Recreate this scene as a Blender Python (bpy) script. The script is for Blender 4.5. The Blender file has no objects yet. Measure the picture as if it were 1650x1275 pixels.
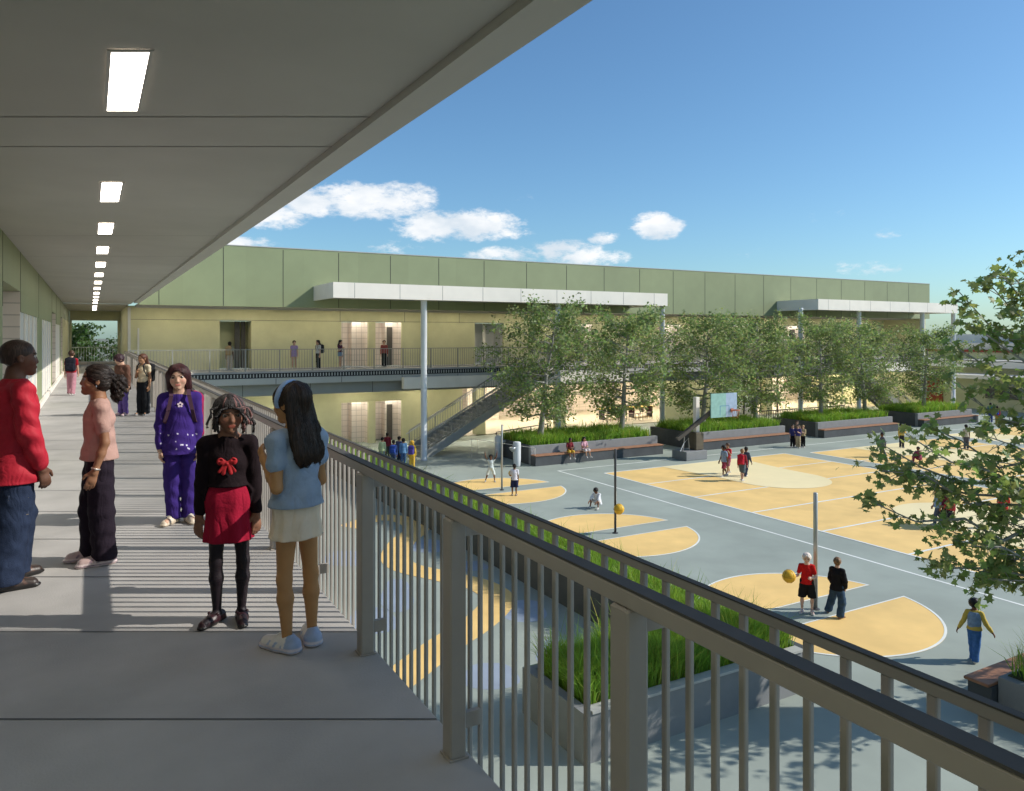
import bpy, math, random
import numpy as np
from mathutils import Vector, Matrix
SC = bpy.context.scene
COL = SC.collection
random.seed(7)
RNG = np.random.default_rng(11)
TH = math.atan(679/1215)
CT, ST = math.cos(TH), math.sin(TH)
EYE = 1.65
GZ = -4.15            # playground level
HG = EYE - GZ

def ground(px, py, z=GZ):
    """photo pixel -> world point at height z"""
    D = 1215*(EYE - z)/(py - 541)
    X = (px - 146)*CT/1215*D
    return X, (D - X*ST)/CT
def on_y(px, Y):
    k = (px - 146)*CT/1215
    D = Y*CT/(1 - k*ST)
    return k*D
def depth_line(D, X):
    return (D - X*ST)/CT

# ---------------------------------------------------------------- materials
MATS = {}
def nodes(name):
    m = bpy.data.materials.new(name); m.use_nodes = True
    nt = m.node_tree
    return m, nt, nt.nodes['Principled BSDF']
def mat(name, col, rough=0.7, metal=0.0, var=0.12, scale=6.0, bump=0.0, bscale=40.0, spec=0.35, sss=0.0, trans=0.0, attr=None, fold=0, detail=5, stains=0.0, sscale=.8):
    if name in MATS: return MATS[name]
    m, nt, p = nodes(name)
    N = nt.nodes.new; L = nt.links.new
    tc = N('ShaderNodeTexCoord')
    no = N('ShaderNodeTexNoise'); no.inputs['Scale'].default_value = scale; no.inputs['Detail'].default_value = detail
    L(tc.outputs['Object'], no.inputs['Vector'])
    mr = N('ShaderNodeMapRange'); mr.inputs['From Min'].default_value = .25; mr.inputs['From Max'].default_value = .75
    mr.inputs['To Min'].default_value = 1-var; mr.inputs['To Max'].default_value = 1+var
    L(no.outputs['Fac'], mr.inputs['Value'])
    fac = mr.outputs[0]
    if stains:
        n3 = N('ShaderNodeTexNoise'); n3.inputs['Scale'].default_value = sscale; n3.inputs['Detail'].default_value = 6
        L(tc.outputs['Object'], n3.inputs['Vector'])
        m3 = N('ShaderNodeMapRange'); m3.inputs['From Min'].default_value = .35; m3.inputs['From Max'].default_value = .65
        m3.inputs['To Min'].default_value = 1-stains; m3.inputs['To Max'].default_value = 1+stains*.4
        L(n3.outputs['Fac'], m3.inputs['Value'])
        mm = N('ShaderNodeMath'); mm.operation = 'MULTIPLY'; L(fac, mm.inputs[0]); L(m3.outputs[0], mm.inputs[1]); fac = mm.outputs[0]
    vm = N('ShaderNodeVectorMath'); vm.operation = 'SCALE'
    if attr:
        a = N('ShaderNodeAttribute'); a.attribute_name = attr
        L(a.outputs['Color'], vm.inputs[0])
    else:
        vm.inputs[0].default_value = col[:3]
    L(fac, vm.inputs['Scale'])
    L(vm.outputs[0], p.inputs['Base Color'])
    p.inputs['Roughness'].default_value = rough
    p.inputs['Metallic'].default_value = metal
    p.inputs['Specular IOR Level'].default_value = spec
    if sss:
        p.inputs['Subsurface Weight'].default_value = sss
        p.inputs['Subsurface Radius'].default_value = (.012,.005,.003)
        p.inputs['Subsurface Scale'].default_value = 1
    if trans: p.inputs['Transmission Weight'].default_value = trans
    if bump:
        n2 = N('ShaderNodeTexNoise'); n2.inputs['Scale'].default_value = bscale; n2.inputs['Detail'].default_value = 4
        L(tc.outputs['Object'], n2.inputs['Vector'])
        b = N('ShaderNodeBump'); b.inputs['Strength'].default_value = bump; b.inputs['Distance'].default_value = .01
        L(n2.outputs['Fac'], b.inputs['Height']); L(b.outputs[0], p.inputs['Normal'])
        if fold:
            mp = N('ShaderNodeMapping'); mp.inputs['Scale'].default_value = (1.6,1.6,.8); mp.inputs['Rotation'].default_value = (.5,.4,.2); L(tc.outputs['Object'], mp.inputs[0])
            n4 = N('ShaderNodeTexNoise'); n4.inputs['Scale'].default_value = 5.5; n4.inputs['Detail'].default_value = 1.5; n4.inputs['Distortion'].default_value = 1.2
            L(mp.outputs[0], n4.inputs['Vector'])
            ab = N('ShaderNodeMath'); ab.operation = 'SUBTRACT'; L(n4.outputs['Fac'], ab.inputs[0]); ab.inputs[1].default_value = .5
            a2 = N('ShaderNodeMath'); a2.operation = 'ABSOLUTE'; L(ab.outputs[0], a2.inputs[0])
            b2 = N('ShaderNodeBump'); b2.inputs['Strength'].default_value = fold; b2.inputs['Distance'].default_value = .05
            L(a2.outputs[0], b2.inputs['Height']); L(b.outputs[0], b2.inputs['Normal']); L(b2.outputs[0], p.inputs['Normal'])
    MATS[name] = m
    return m
def leaf_mat(name, col, trans=(.2,.35,.04)):
    if name in MATS: return MATS[name]
    m, nt, p = nodes(name)
    N = nt.nodes.new; L = nt.links.new
    a = N('ShaderNodeAttribute'); a.attribute_name = 'tone'
    vm = N('ShaderNodeVectorMath'); vm.operation = 'MULTIPLY'; vm.inputs[0].default_value = col
    L(a.outputs['Color'], vm.inputs[1]); L(vm.outputs[0], p.inputs['Base Color'])
    p.inputs['Roughness'].default_value = .5; p.inputs['Specular IOR Level'].default_value = .3
    tr = N('ShaderNodeBsdfTranslucent')
    v2 = N('ShaderNodeVectorMath'); v2.operation = 'MULTIPLY'; v2.inputs[0].default_value = trans
    L(a.outputs['Color'], v2.inputs[1]); L(v2.outputs[0], tr.inputs['Color'])
    mx = N('ShaderNodeMixShader'); mx.inputs[0].default_value = .35
    L(p.outputs[0], mx.inputs[1]); L(tr.outputs[0], mx.inputs[2])
    L(mx.outputs[0], nt.nodes['Material Output'].inputs['Surface'])
    MATS[name] = m
    return m
def emit_mat(name, col, s):
    m, nt, p = nodes(name)
    p.inputs['Base Color'].default_value = (*col, 1)
    p.inputs['Emission Color'].default_value = (*col, 1); p.inputs['Emission Strength'].default_value = s
    MATS[name] = m
    return m
def tile_mat(name, col, mortar, sx=.4, sz=.2, rough=.8):
    m, nt, p = nodes(name); N = nt.nodes.new; L = nt.links.new
    tc = N('ShaderNodeTexCoord'); s = N('ShaderNodeSeparateXYZ'); L(tc.outputs['Object'], s.inputs[0])
    ad = N('ShaderNodeMath'); L(s.outputs[0], ad.inputs[0]); L(s.outputs[1], ad.inputs[1])
    cb = N('ShaderNodeCombineXYZ'); L(ad.outputs[0], cb.inputs[0]); L(s.outputs[2], cb.inputs[1])
    b = N('ShaderNodeTexBrick'); L(cb.outputs[0], b.inputs['Vector'])
    b.offset = 0.0
    b.inputs['Scale'].default_value = 1; b.inputs['Brick Width'].default_value = sx; b.inputs['Row Height'].default_value = sz
    b.inputs['Mortar Size'].default_value = .012; b.inputs['Color1'].default_value = (*col, 1)
    b.inputs['Color2'].default_value = (*[c*.93 for c in col], 1); b.inputs['Mortar'].default_value = (*mortar, 1)
    L(b.outputs['Color'], p.inputs['Base Color']); p.inputs['Roughness'].default_value = rough
    p.inputs['Specular IOR Level'].default_value = .3
    MATS[name] = m; return m

M = {}
M['green_panel'] = mat('sage panel paint', (.262,.295,.165), .55, var=.05, scale=1.2, stains=.06, sscale=.35, bump=.04, bscale=30)
M['olive_wall'] = mat('olive plaster', (.56,.545,.335), .8, var=.05, scale=2, stains=.08, bump=.15, bscale=60)
M['white_metal'] = mat('white coated metal', (.83,.775,.70), .45, var=.03, scale=2, stains=.04)
M['col_paint'] = mat('column paint', (.62,.64,.66), .45, var=.04, scale=3)
M['soffit'] = mat('soffit paint', (.46,.44,.405), .75, var=.03, scale=1.5, stains=.09, sscale=.5, bump=.03)
M['edge_trim'] = mat('edge trim', (.5,.48,.45), .6, var=.04, scale=2)
def panel_vary(m, w, amp):
    nt = m.node_tree; N = nt.nodes.new; L = nt.links.new; p = nt.nodes['Principled BSDF']
    src = p.inputs['Base Color'].links[0].from_socket
    tc = N('ShaderNodeTexCoord'); sp = N('ShaderNodeSeparateXYZ'); L(tc.outputs['Object'], sp.inputs[0])
    a = N('ShaderNodeMath'); a.operation = 'ADD'; L(sp.outputs[0], a.inputs[0]); L(sp.outputs[1], a.inputs[1])
    d = N('ShaderNodeMath'); d.operation = 'DIVIDE'; L(a.outputs[0], d.inputs[0]); d.inputs[1].default_value = w
    f = N('ShaderNodeMath'); f.operation = 'FLOOR'; L(d.outputs[0], f.inputs[0])
    wn = N('ShaderNodeTexWhiteNoise'); wn.noise_dimensions = '1D'; L(f.outputs[0], wn.inputs['W'])
    mr = N('ShaderNodeMapRange'); L(wn.outputs['Value'], mr.inputs['Value']); mr.inputs['To Min'].default_value = 1-amp; mr.inputs['To Max'].default_value = 1+amp
    v = N('ShaderNodeVectorMath'); v.operation = 'SCALE'; L(src, v.inputs[0]); L(mr.outputs[0], v.inputs['Scale']); L(v.outputs[0], p.inputs['Base Color'])
panel_vary(M['green_panel'], 2.6, .035); panel_vary(M['white_metal'], 2.1, .02)
M['joint'] = mat('joint dark', (.05,.05,.045), .9)
M['joint_soft'] = mat('joint soft', (.14,.14,.14), .9)
M['deck'] = mat('deck concrete', (.43,.41,.39), .8, var=.07, scale=3, stains=.15, sscale=1.1, bump=.15, bscale=90)
M['rail'] = mat('rail paint', (.39,.35,.31), .5, var=.05, scale=8, stains=.05, sscale=3)
M['rail_dark'] = mat('dark rail cap', (.085,.08,.075), .8, var=.1, scale=10)  # dark tone for the thin strips along the rail tops
M['far_rail'] = mat('far rail paint', (.3,.295,.27), .55, var=.05, scale=8)
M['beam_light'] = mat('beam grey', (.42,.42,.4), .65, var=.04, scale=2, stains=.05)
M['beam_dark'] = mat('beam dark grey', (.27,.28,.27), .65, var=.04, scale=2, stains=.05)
M['black'] = mat('black metal', (.02,.02,.022), .6, var=.1)
M['beige'] = tile_mat('beige block', (.68,.6,.53), (.45,.4,.35), .6, .2)
M['glazed'] = tile_mat('glazed tile', (.72,.64,.57), (.42,.37,.33), .3, .3, .45)
M['white_panel'] = mat('off white panel', (.62,.62,.6), .6, var=.03, scale=2, stains=.05)
M['door_dark'] = mat('dark door', (.09,.08,.07), .5, var=.08)
M['warm_floor'] = mat('interior floor', (.5,.45,.36), .6, var=.04)
M['court'] = mat('court coating', (.325,.365,.325), .85, var=.05, scale=1.6, stains=.11, sscale=.45, bump=.08, bscale=120)
M['outer'] = mat('outer ground', (.2,.21,.16), .95, var=.15, scale=.3)
M['yellow'] = mat('yellow court paint', (.84,.57,.22), .8, var=.05, scale=2, stains=.10, sscale=.8, bump=.08, bscale=120)
M['cream'] = mat('cream court paint', (.85,.72,.42), .8, var=.03, scale=1.4, stains=.05, sscale=.4, bump=.08, bscale=120)
M['line'] = mat('line paint', (.78,.8,.76), .8, var=.05, scale=3, stains=.08, sscale=1)
M['blue_paint'] = mat('blue court paint', (.30,.355,.44), .85, var=.08, scale=2)
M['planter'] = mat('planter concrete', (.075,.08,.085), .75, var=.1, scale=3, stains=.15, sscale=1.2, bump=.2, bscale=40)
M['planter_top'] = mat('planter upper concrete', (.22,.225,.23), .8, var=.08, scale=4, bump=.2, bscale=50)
M['wood'] = mat('bench wood', (.33,.16,.09), .6, var=.2, scale=9)
M['soil'] = mat('soil', (.05,.06,.02), .95, var=.3)
M['bark'] = mat('pale bark', (.30,.29,.26), .9, var=.25, scale=12, bump=.5, bscale=25)
M['steel'] = mat('galvanised steel', (.45,.46,.46), .35, metal=.6, var=.05)
M['dark_steel'] = mat('dark steel', (.07,.07,.075), .4, metal=.3, var=.08)
M['red_wall'] = mat('dark red panel', (.28,.05,.03), .7, var=.08)
M['leaf'] = leaf_mat('leaf', (.18,.265,.115), (.33,.47,.14))
M['leaf_near'] = leaf_mat('leaf near', (.175,.25,.10), (.34,.47,.12))
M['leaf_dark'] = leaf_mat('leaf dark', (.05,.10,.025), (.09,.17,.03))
M['grass'] = leaf_mat('grass blades', (.20,.38,.05), (.26,.5,.05))
M['lamp'] = emit_mat('lamp diffuser', (1,.93,.82), 9.0)
M['lamp2'] = emit_mat('downlight diffuser', (1,.9,.7), 30.0)

# ---------------------------------------------------------------- mesh helpers
class MB:
    def __init__(s): s.v=[]; s.f=[]
    def quad(s,*p):
        n=len(s.v); s.v+= [tuple(q) for q in p]; s.f.append(tuple(range(n,n+len(p)))); return s
    def box(s,x0,x1,y0,y1,z0,z1,b=0.0):
        if b:
            return s.bbox(x0,x1,y0,y1,z0,z1,b)
        n=len(s.v)
        s.v+=[(x0,y0,z0),(x1,y0,z0),(x1,y1,z0),(x0,y1,z0),(x0,y0,z1),(x1,y0,z1),(x1,y1,z1),(x0,y1,z1)]
        for f in ((0,3,2,1),(4,5,6,7),(0,1,5,4),(1,2,6,5),(2,3,7,6),(3,0,4,7)): s.f.append(tuple(n+i for i in f))
        return s
    def bbox(s,x0,x1,y0,y1,z0,z1,b):   # box with chamfered vertical and horizontal edges
        n=len(s.v)
        rings=[(z0,b),(z0+b,0),(z1-b,0),(z1,b)]
        for z,i in rings:
            c=b
            a0,a1,c0,c1=x0+i,x1-i,y0+i,y1-i
            s.v+=[(a0+c,c0,z),(a1-c,c0,z),(a1,c0+c,z),(a1,c1-c,z),(a1-c,c1,z),(a0+c,c1,z),(a0,c1-c,z),(a0,c0+c,z)]
        for r in range(3):
            for k in range(8):
                s.f.append((n+r*8+k,n+r*8+(k+1)%8,n+(r+1)*8+(k+1)%8,n+(r+1)*8+k))
        s.f.append(tuple(n+k for k in range(7,-1,-1))); s.f.append(tuple(n+24+k for k in range(8)))
        return s
    def prism(s,poly,z0,z1):
        n=len(s.v); k=len(poly)
        s.v+=[(x,y,z0) for x,y in poly]+[(x,y,z1) for x,y in poly]
        s.f.append(tuple(n+i for i in range(k-1,-1,-1))); s.f.append(tuple(n+k+i for i in range(k)))
        for i in range(k):
            j=(i+1)%k; s.f.append((n+i,n+j,n+k+j,n+k+i))
        return s
    def sheet(s,poly,z):
        n=len(s.v); s.v+=[(x,y,z) for x,y in poly]; s.f.append(tuple(range(n,n+len(poly)))); return s
    def tube(s,pts,rad,seg=8,cap=True):
        pts=[Vector(p) for p in pts]
        if not hasattr(rad,'__len__'): rad=[rad]*len(pts)
        n=len(s.v); up=None
        for i,p in enumerate(pts):
            d=(pts[min(i+1,len(pts)-1)]-pts[max(i-1,0)])
            if d.length<1e-9: d=Vector((0,0,1))
            d.normalize()
            if up is None:
                up=Vector((0,0,1)) if abs(d.z)<.9 else Vector((1,0,0))
            a=d.cross(up)
            if a.length<1e-6: a=d.orthogonal()
            a.normalize(); b=d.cross(a).normalized(); up=-b if False else up
            for k in range(seg):
                t=2*math.pi*k/seg
                q=p+a*(math.cos(t)*rad[i])+b*(math.sin(t)*rad[i]); s.v.append(tuple(q))
        for i in range(len(pts)-1):
            for k in range(seg):
                s.f.append((n+i*seg+k,n+i*seg+(k+1)%seg,n+(i+1)*seg+(k+1)%seg,n+(i+1)*seg+k))
        if cap:
            s.f.append(tuple(n+k for k in range(seg-1,-1,-1))); m=n+(len(pts)-1)*seg; s.f.append(tuple(m+k for k in range(seg)))
        return s
    def bar(s,p,q,w,h=None):
        """square bar between two points, w across, h vertical-ish"""
        h=h or w; p=Vector(p); q=Vector(q); d=(q-p).normalized()
        up=Vector((0,0,1)) if abs(d.z)<.95 else Vector((0,1,0))
        a=d.cross(up).normalized()*(w/2); b=a.cross(d).normalized()*(h/2)
        n=len(s.v)
        for e in (p,q):
            s.v+=[tuple(e-a-b),tuple(e+a-b),tuple(e+a+b),tuple(e-a+b)]
        for f in ((0,3,2,1),(4,5,6,7),(0,1,5,4),(1,2,6,5),(2,3,7,6),(3,0,4,7)): s.f.append(tuple(n+i for i in f))
        return s
    def lathe(s,c,prof,seg=20):
        n=len(s.v)
        for r,z in prof:
            for k in range(seg):
                t=2*math.pi*k/seg; s.v.append((c[0]+r*math.cos(t),c[1]+r*math.sin(t),c[2]+z))
        for i in range(len(prof)-1):
            for k in range(seg): s.f.append((n+i*seg+k,n+i*seg+(k+1)%seg,n+(i+1)*seg+(k+1)%seg,n+(i+1)*seg+k))
        s.f.append(tuple(n+k for k in range(seg-1,-1,-1))); m=n+(len(prof)-1)*seg; s.f.append(tuple(m+k for k in range(seg)))
        return s
    def build(s,name,m,parent=None,smooth=False,loc=None):
        me=bpy.data.meshes.new(name); me.from_pydata(s.v,[],s.f); me.update()
        o=bpy.data.objects.new(name,me); COL.objects.link(o)
        me.materials.append(m)
        if smooth: me.polygons.foreach_set('use_smooth',[True]*len(me.polygons))
        if parent: o.parent=parent
        if loc: o.location=loc
        return o
def np_mesh(name, V, F, m, parent=None, smooth=False, cols=None, attr='tone'):
    """V (n,3), F (k,q) array of equal-size faces"""
    me=bpy.data.meshes.new(name); V=np.asarray(V,np.float32); F=np.asarray(F,np.int32)
    me.vertices.add(len(V)); me.vertices.foreach_set('co',V.ravel())
    me.loops.add(F.size); me.loops.foreach_set('vertex_index',F.ravel())
    me.polygons.add(len(F)); me.polygons.foreach_set('loop_start',np.arange(0,F.size,F.shape[1],dtype=np.int32))
    me.polygons.foreach_set('loop_total',np.full(len(F),F.shape[1],np.int32))
    if smooth: me.polygons.foreach_set('use_smooth',np.ones(len(F),bool))
    me.update(calc_edges=True)
    if cols is not None:
        c=np.ones((len(V),4),np.float32); c[:,:3]=cols
        at=me.color_attributes.new(attr,'FLOAT_COLOR','POINT'); at.data.foreach_set('color',c.ravel())
    me.materials.append(m)
    o=bpy.data.objects.new(name,me); COL.objects.link(o)
    if parent: o.parent=parent
    return o
def tag(o,label=None,cat=None,group=None,kind=None):
    if label: o['label']=label
    if cat: o['category']=cat
    if group: o['group']=group
    if kind: o['kind']=kind
    return o
def thing(name,label,cat,loc=(0,0,0),rz=0,group=None):
    o=bpy.data.objects.new(name,None); COL.objects.link(o); o.location=loc; o.rotation_euler=(0,0,rz)
    o.empty_display_size=.2
    return tag(o,label,cat,group)
def struct(name,mb,m):
    o=mb.build(name,m); o['kind']='structure'; return o
def copy_tree(o,parent=None):
    c=o.copy(); COL.objects.link(c); c.parent=parent
    for ch in list(o.children): copy_tree(ch,c)
    return c

def ball_mesh(rad):
    mb=MB(); seg,rg=18,10; prof=[]
    mb.v.append((0,0,-rad))
    for j in range(1,rg):
        a=-math.pi/2+math.pi*j/rg
        for k in range(seg):
            t=2*math.pi*k/seg; mb.v.append((rad*math.cos(a)*math.cos(t),rad*math.cos(a)*math.sin(t),rad*math.sin(a)))
    mb.v.append((0,0,rad)); n=len(mb.v)
    for k in range(seg):
        mb.f.append((0,1+(k+1)%seg,1+k)); mb.f.append((n-1,n-1-seg+k,n-1-seg+(k+1)%seg))
    for j in range(rg-2):
        for k in range(seg):
            a=1+j*seg; mb.f.append((a+k,a+(k+1)%seg,a+seg+(k+1)%seg,a+seg+k))
    return mb
# ================================================================ setting
struct('ground',MB().sheet([(-700,-400),(1500,-400),(1500,1600),(-700,1600)],GZ-.02),M['outer'])
struct('playground',MB().sheet([(-1.0,-30),(90,-30),(90,40),(-1.0,40)],GZ),M['court'])
def band(pts,w):
    """polygon strip quads along a polyline"""
    mb=[]
    for i in range(len(pts)-1):
        a=Vector(pts[i]); b=Vector(pts[i+1]); d=(b-a).normalized(); n=Vector((-d.y,d.x))*(w/2)
        mb.append([tuple(a-n),tuple(b-n),tuple(b+n),tuple(a+n)])
    return mb
Z1,Z2,Z3,Z4=GZ+.004,GZ+.008,GZ+.012,GZ+.016
# ball courts: yellow field, cream keys, white lines
def rect(x0,x1,y0,y1): return [(x0,y0),(x1,y0),(x1,y1),(x0,y1)]
def key_poly(xc,yb,s):
    """trapezoid key with a round end; s=-1 grows towards smaller y"""
    pts=[(xc-2.35,yb),(xc-1.95,yb+s*3.2)]
    cy=yb+s*4.5
    for k in range(0,25):
        t=math.pi*k/24
        pts.append((xc-1.95*math.cos(t),cy+s*1.95*math.sin(t)))
    pts+=[(xc+1.95,yb+s*3.2),(xc+2.35,yb)]
    return pts
def ball_court(x0,x1,ya,yb,field,key,lab):
    mb=MB().sheet(rect(x0,x1,ya,yb),Z1); struct('court_field',mb,M[field])
    xc=(x0+x1)/2
    kb=MB().sheet(key_poly(xc,yb,-1),Z3).sheet(key_poly(xc,ya,1),Z3); struct('court_key',kb,M[key])
    ln=MB(); w=.085
    for x in (x0,x1): ln.sheet(rect(x-w/2,x+w/2,ya,yb),Z2)
    n=6
    for i in range(n+1):
        y=ya+(yb-ya)*i/n
        a,b=x0+w/2,x1-w/2
        ln.sheet(rect(a,b,y-w/2,y+w/2),Z2)
    struct('court_lines',ln,M['line'])
ball_court(18.9,29.8,9.6,25.85,'yellow','cream',0)
ball_court(31.1,42.0,8.6,25.4,'yellow','cream',1)
ball_court(43.4,54.5,8.6,26.2,'cream','yellow',2)
ln=MB(); ln.sheet(rect(17.46,17.54,-6,27.3),Z1); ln.sheet(rect(17.54,57,27.22,27.3),Z1); ln.sheet(rect(19.2,57,31.0,31.06),Z1)
struct('boundary_lines',ln,M['line'])
# tetherball circles, two halves with a gap
def half(cx,cy,r,gap,s,seg=40):
    a0=math.asin(gap/r); pts=[]
    for k in range(seg+1):
        t=a0+(math.pi-2*a0)*k/seg
        pts.append((cx+r*math.cos(t),cy+s*r*math.sin(t)))
    return pts
POLES=[(13.42,10.82),(13.45,17.85),(13.48,24.9),(13.4,3.75)]
yl=MB(); wl=MB()
for cx,cy in POLES:
    for s in (1,-1):
        p=half(cx,cy,2.42,.42,s); yl.sheet(p,Z1)
        q=p+[p[0]]
        inner=half(cx,cy,2.37,.46,s); qi=inner+[inner[0]]
        for i in range(len(q)-1):
            wl.quad((*q[i],Z2),(*q[i+1],Z2),(*qi[i+1],Z2),(*qi[i],Z2))
struct('circle_paint',yl,M['yellow']); struct('circle_lines',wl,M['line'])
# winding yellow path and blue patches seen through the balusters
def smooth(pts,n=6):
    out=[]
    P=[pts[0]]+pts+[pts[-1]]
    for i in range(1,len(P)-2):
        for k in range(n):
            t=k/n; a,b,c,d=[np.array(P[i+j]) for j in (-1,0,1,2)]
            out.append(tuple(.5*((2*b)+(-a+c)*t+(2*a-5*b+4*c-d)*t*t+(-a+3*b-3*c+d)*t**3)))
    out.append(tuple(pts[-1])); return out
def ribbon(pts,w,z):
    pts=smooth(pts,8); L=[];R=[]
    for i,p in enumerate(pts):
        a=Vector(pts[max(i-1,0)]); b=Vector(pts[min(i+1,len(pts)-1)]); d=(b-a).normalized(); n=Vector((-d.y,d.x))*(w/2)
        L.append((p[0]+n.x,p[1]+n.y,z)); R.append((p[0]-n.x,p[1]-n.y,z))
    mb=MB()
    for i in range(len(L)-1): mb.quad(L[i],R[i],R[i+1],L[i+1])
    return mb
gp=[ground(*p) for p in [(600,1125),(655,1085),(712,1042),(765,1008),(796,980),(800,960),(770,942),(715,929),(655,915),(636,898),(648,874),(672,852),(650,838),(610,835),(560,850)]]
struct('yellow_path',ribbon(gp,.74,Z2),M['yellow'])
bl=MB()
for cx,cy,a,b in [(760,912,26,9),(846,985,34,20),(905,1052,40,28),(690,880,30,12),(600,1000,40,24),(560,900,40,14),(640,960,26,30),(790,1090,46,24)]:
    bl.sheet([ground(cx+a*math.cos(t)*(1+.12*math.sin(3*t)),cy+b*math.sin(t)*(1+.1*math.cos(2*t))) for t in [k*math.pi/16 for k in range(32)]],GZ+.002)
struct('blue_patches',bl,M['blue_paint'])

# ---------------------------------------------------------------- near wing: walkway floor, wall, ceiling
LX,RX=-1.04,1.30
CZ=3.07
fl=MB().box(LX,RX,-4,49,-.30,0)
fl.box(RX,57.0,36.05,39.2,-.09,-.001)
struct('walkway',fl,M['deck'])
jt=MB()
D=1.33
while D<37:
    w=.006
    x0,x1=LX+.001,RX-.001
    jt.quad((x0,depth_line(D,x0)-w,.003),(x1,depth_line(D,x1)-w,.003),(x1,depth_line(D,x1)+w,.003),(x0,depth_line(D,x0)+w,.003))
    D+=.956
struct('walkway_joints',jt,M['joint_soft'])

nw=thing('school_wing','covered upper walkway wing with flat grey soffit, green panel wall on its left side','building',(LX,0,GZ))
def W(mb,name,m,parent=nw,smooth=False):
    """build in world coordinates under a thing whose origin is elsewhere"""
    o=mb.build(name,m,None,smooth); o.parent=parent
    q=parent
    off=Vector((0,0,0))
    while q: off+=q.location; q=q.parent
    o.location=-off
    return o
def WS(mb,name,m,part):       # sub-part: the part already sits at minus the thing origin
    o=mb.build(name,m); o.parent=part; return o
ce=MB().box(LX-.3,1.58,-4,38.0,CZ,5.4)
ceiling=W(ce,'ceiling',M['soffit'])
cj=MB()
for D in (2.1,2.87,4.89,5.66,10.7,13.5,19.0,22.5,28.5,33):
    w=.006; x0,x1=LX,1.58
    cj.quad((x0,depth_line(D,x0)-w,CZ-.003),(x0,depth_line(D,x0)+w,CZ-.003),(x1,depth_line(D,x1)+w,CZ-.003),(x1,depth_line(D,x1)-w,CZ-.003))
WS(cj,'ceiling_joint',M['joint'],ceiling)
W(MB().box(1.582,1.79,-4,35.497,CZ-.05,5.5),'roof_edge',M['edge_trim'])
# left wall: upper band plus segments
def yD(D): return depth_line(D,LX)
W(MB().box(LX-.25,LX,-4,49,2.40,CZ-.002),'upper_wall',M['green_panel'])
uj=MB()
for D in (10.2,12.8,17.3,23.2,26.2,30,34):
    uj.box(LX,LX+.004,yD(D)-.01,yD(D)+.01,2.05,CZ-.003)
W(uj,'wall_joint',M['joint'])
segs=[(-4,3.2,'olive'),(3.2,6.2,'alcove'),(6.2,yD(8.6),'white'),(yD(8.6),yD(10.2),'green'),(yD(10.2),yD(12.8),'alcove'),(yD(12.8),yD(16.8),'white'),(yD(16.8),yD(18.5),'green'),(yD(18.5),yD(22.6),'white'),(yD(22.6),yD(23.3),'green'),(yD(23.3),yD(25.8),'alcove'),(yD(25.8),yD(29),'white'),(yD(29),yD(30),'green'),(yD(30),yD(32),'alcove'),(yD(32),49,'olive')]
for y0,y1,k in segs:
    if k in('olive','green'):
        W(MB().box(LX-.25,LX,y0,y1,0,2.399),'wall',M['green_panel' if k=='green' else 'olive_wall'])
    elif k=='white':
        W(MB().box(LX-.25,LX,y0,y1,2.06,2.399),'wall',M['green_panel'])
        n=max(2,int((y1-y0)/.95)); st=(y1-y0)/n
        p=W(MB().box(LX-.25,LX-.03,y0,y1,.0,2.06),'window_panel',M['white_panel'])
        fr=MB()
        for i in range(n+1):
            yy=y0+st*i; fr.box(LX-.028,LX-.002,max(y0,yy-.025),min(y1,yy+.025),.1,2.055)
        WS(fr,'frame',M['white_metal'],p)
    else:
        a=W(MB().box(LX-.75,LX-.7,y0+.01,y1-.01,0,2.6).box(LX-.699,LX-.004,y1-.06,y1-.004,0,2.397).box(LX-.699,LX-.004,y0+.004,y0+.06,0,2.397),'door_alcove',M['beige'])
        d=WS(MB().box(LX-.698,LX-.65,y0+.5,y0+1.45,.01,2.1),'door',M['door_dark'],a)
W(MB().box(LX+.001,LX+.06,-4,yD(35),.004,.12),'base_trim',M['white_metal'])
# lower wall of the near wing
W(MB().box(LX-.25,LX,-4,49,GZ,-.302),'lower_wall',M['olive_wall'])
W(MB().box(LX-6,LX-.8,-4,49,GZ,5.4),'inner_mass',M['olive_wall'])
W(MB().box(RX-.14,RX+.012,-4,35.9,-.36,-.012),'slab_edge',M['edge_trim'])

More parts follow.
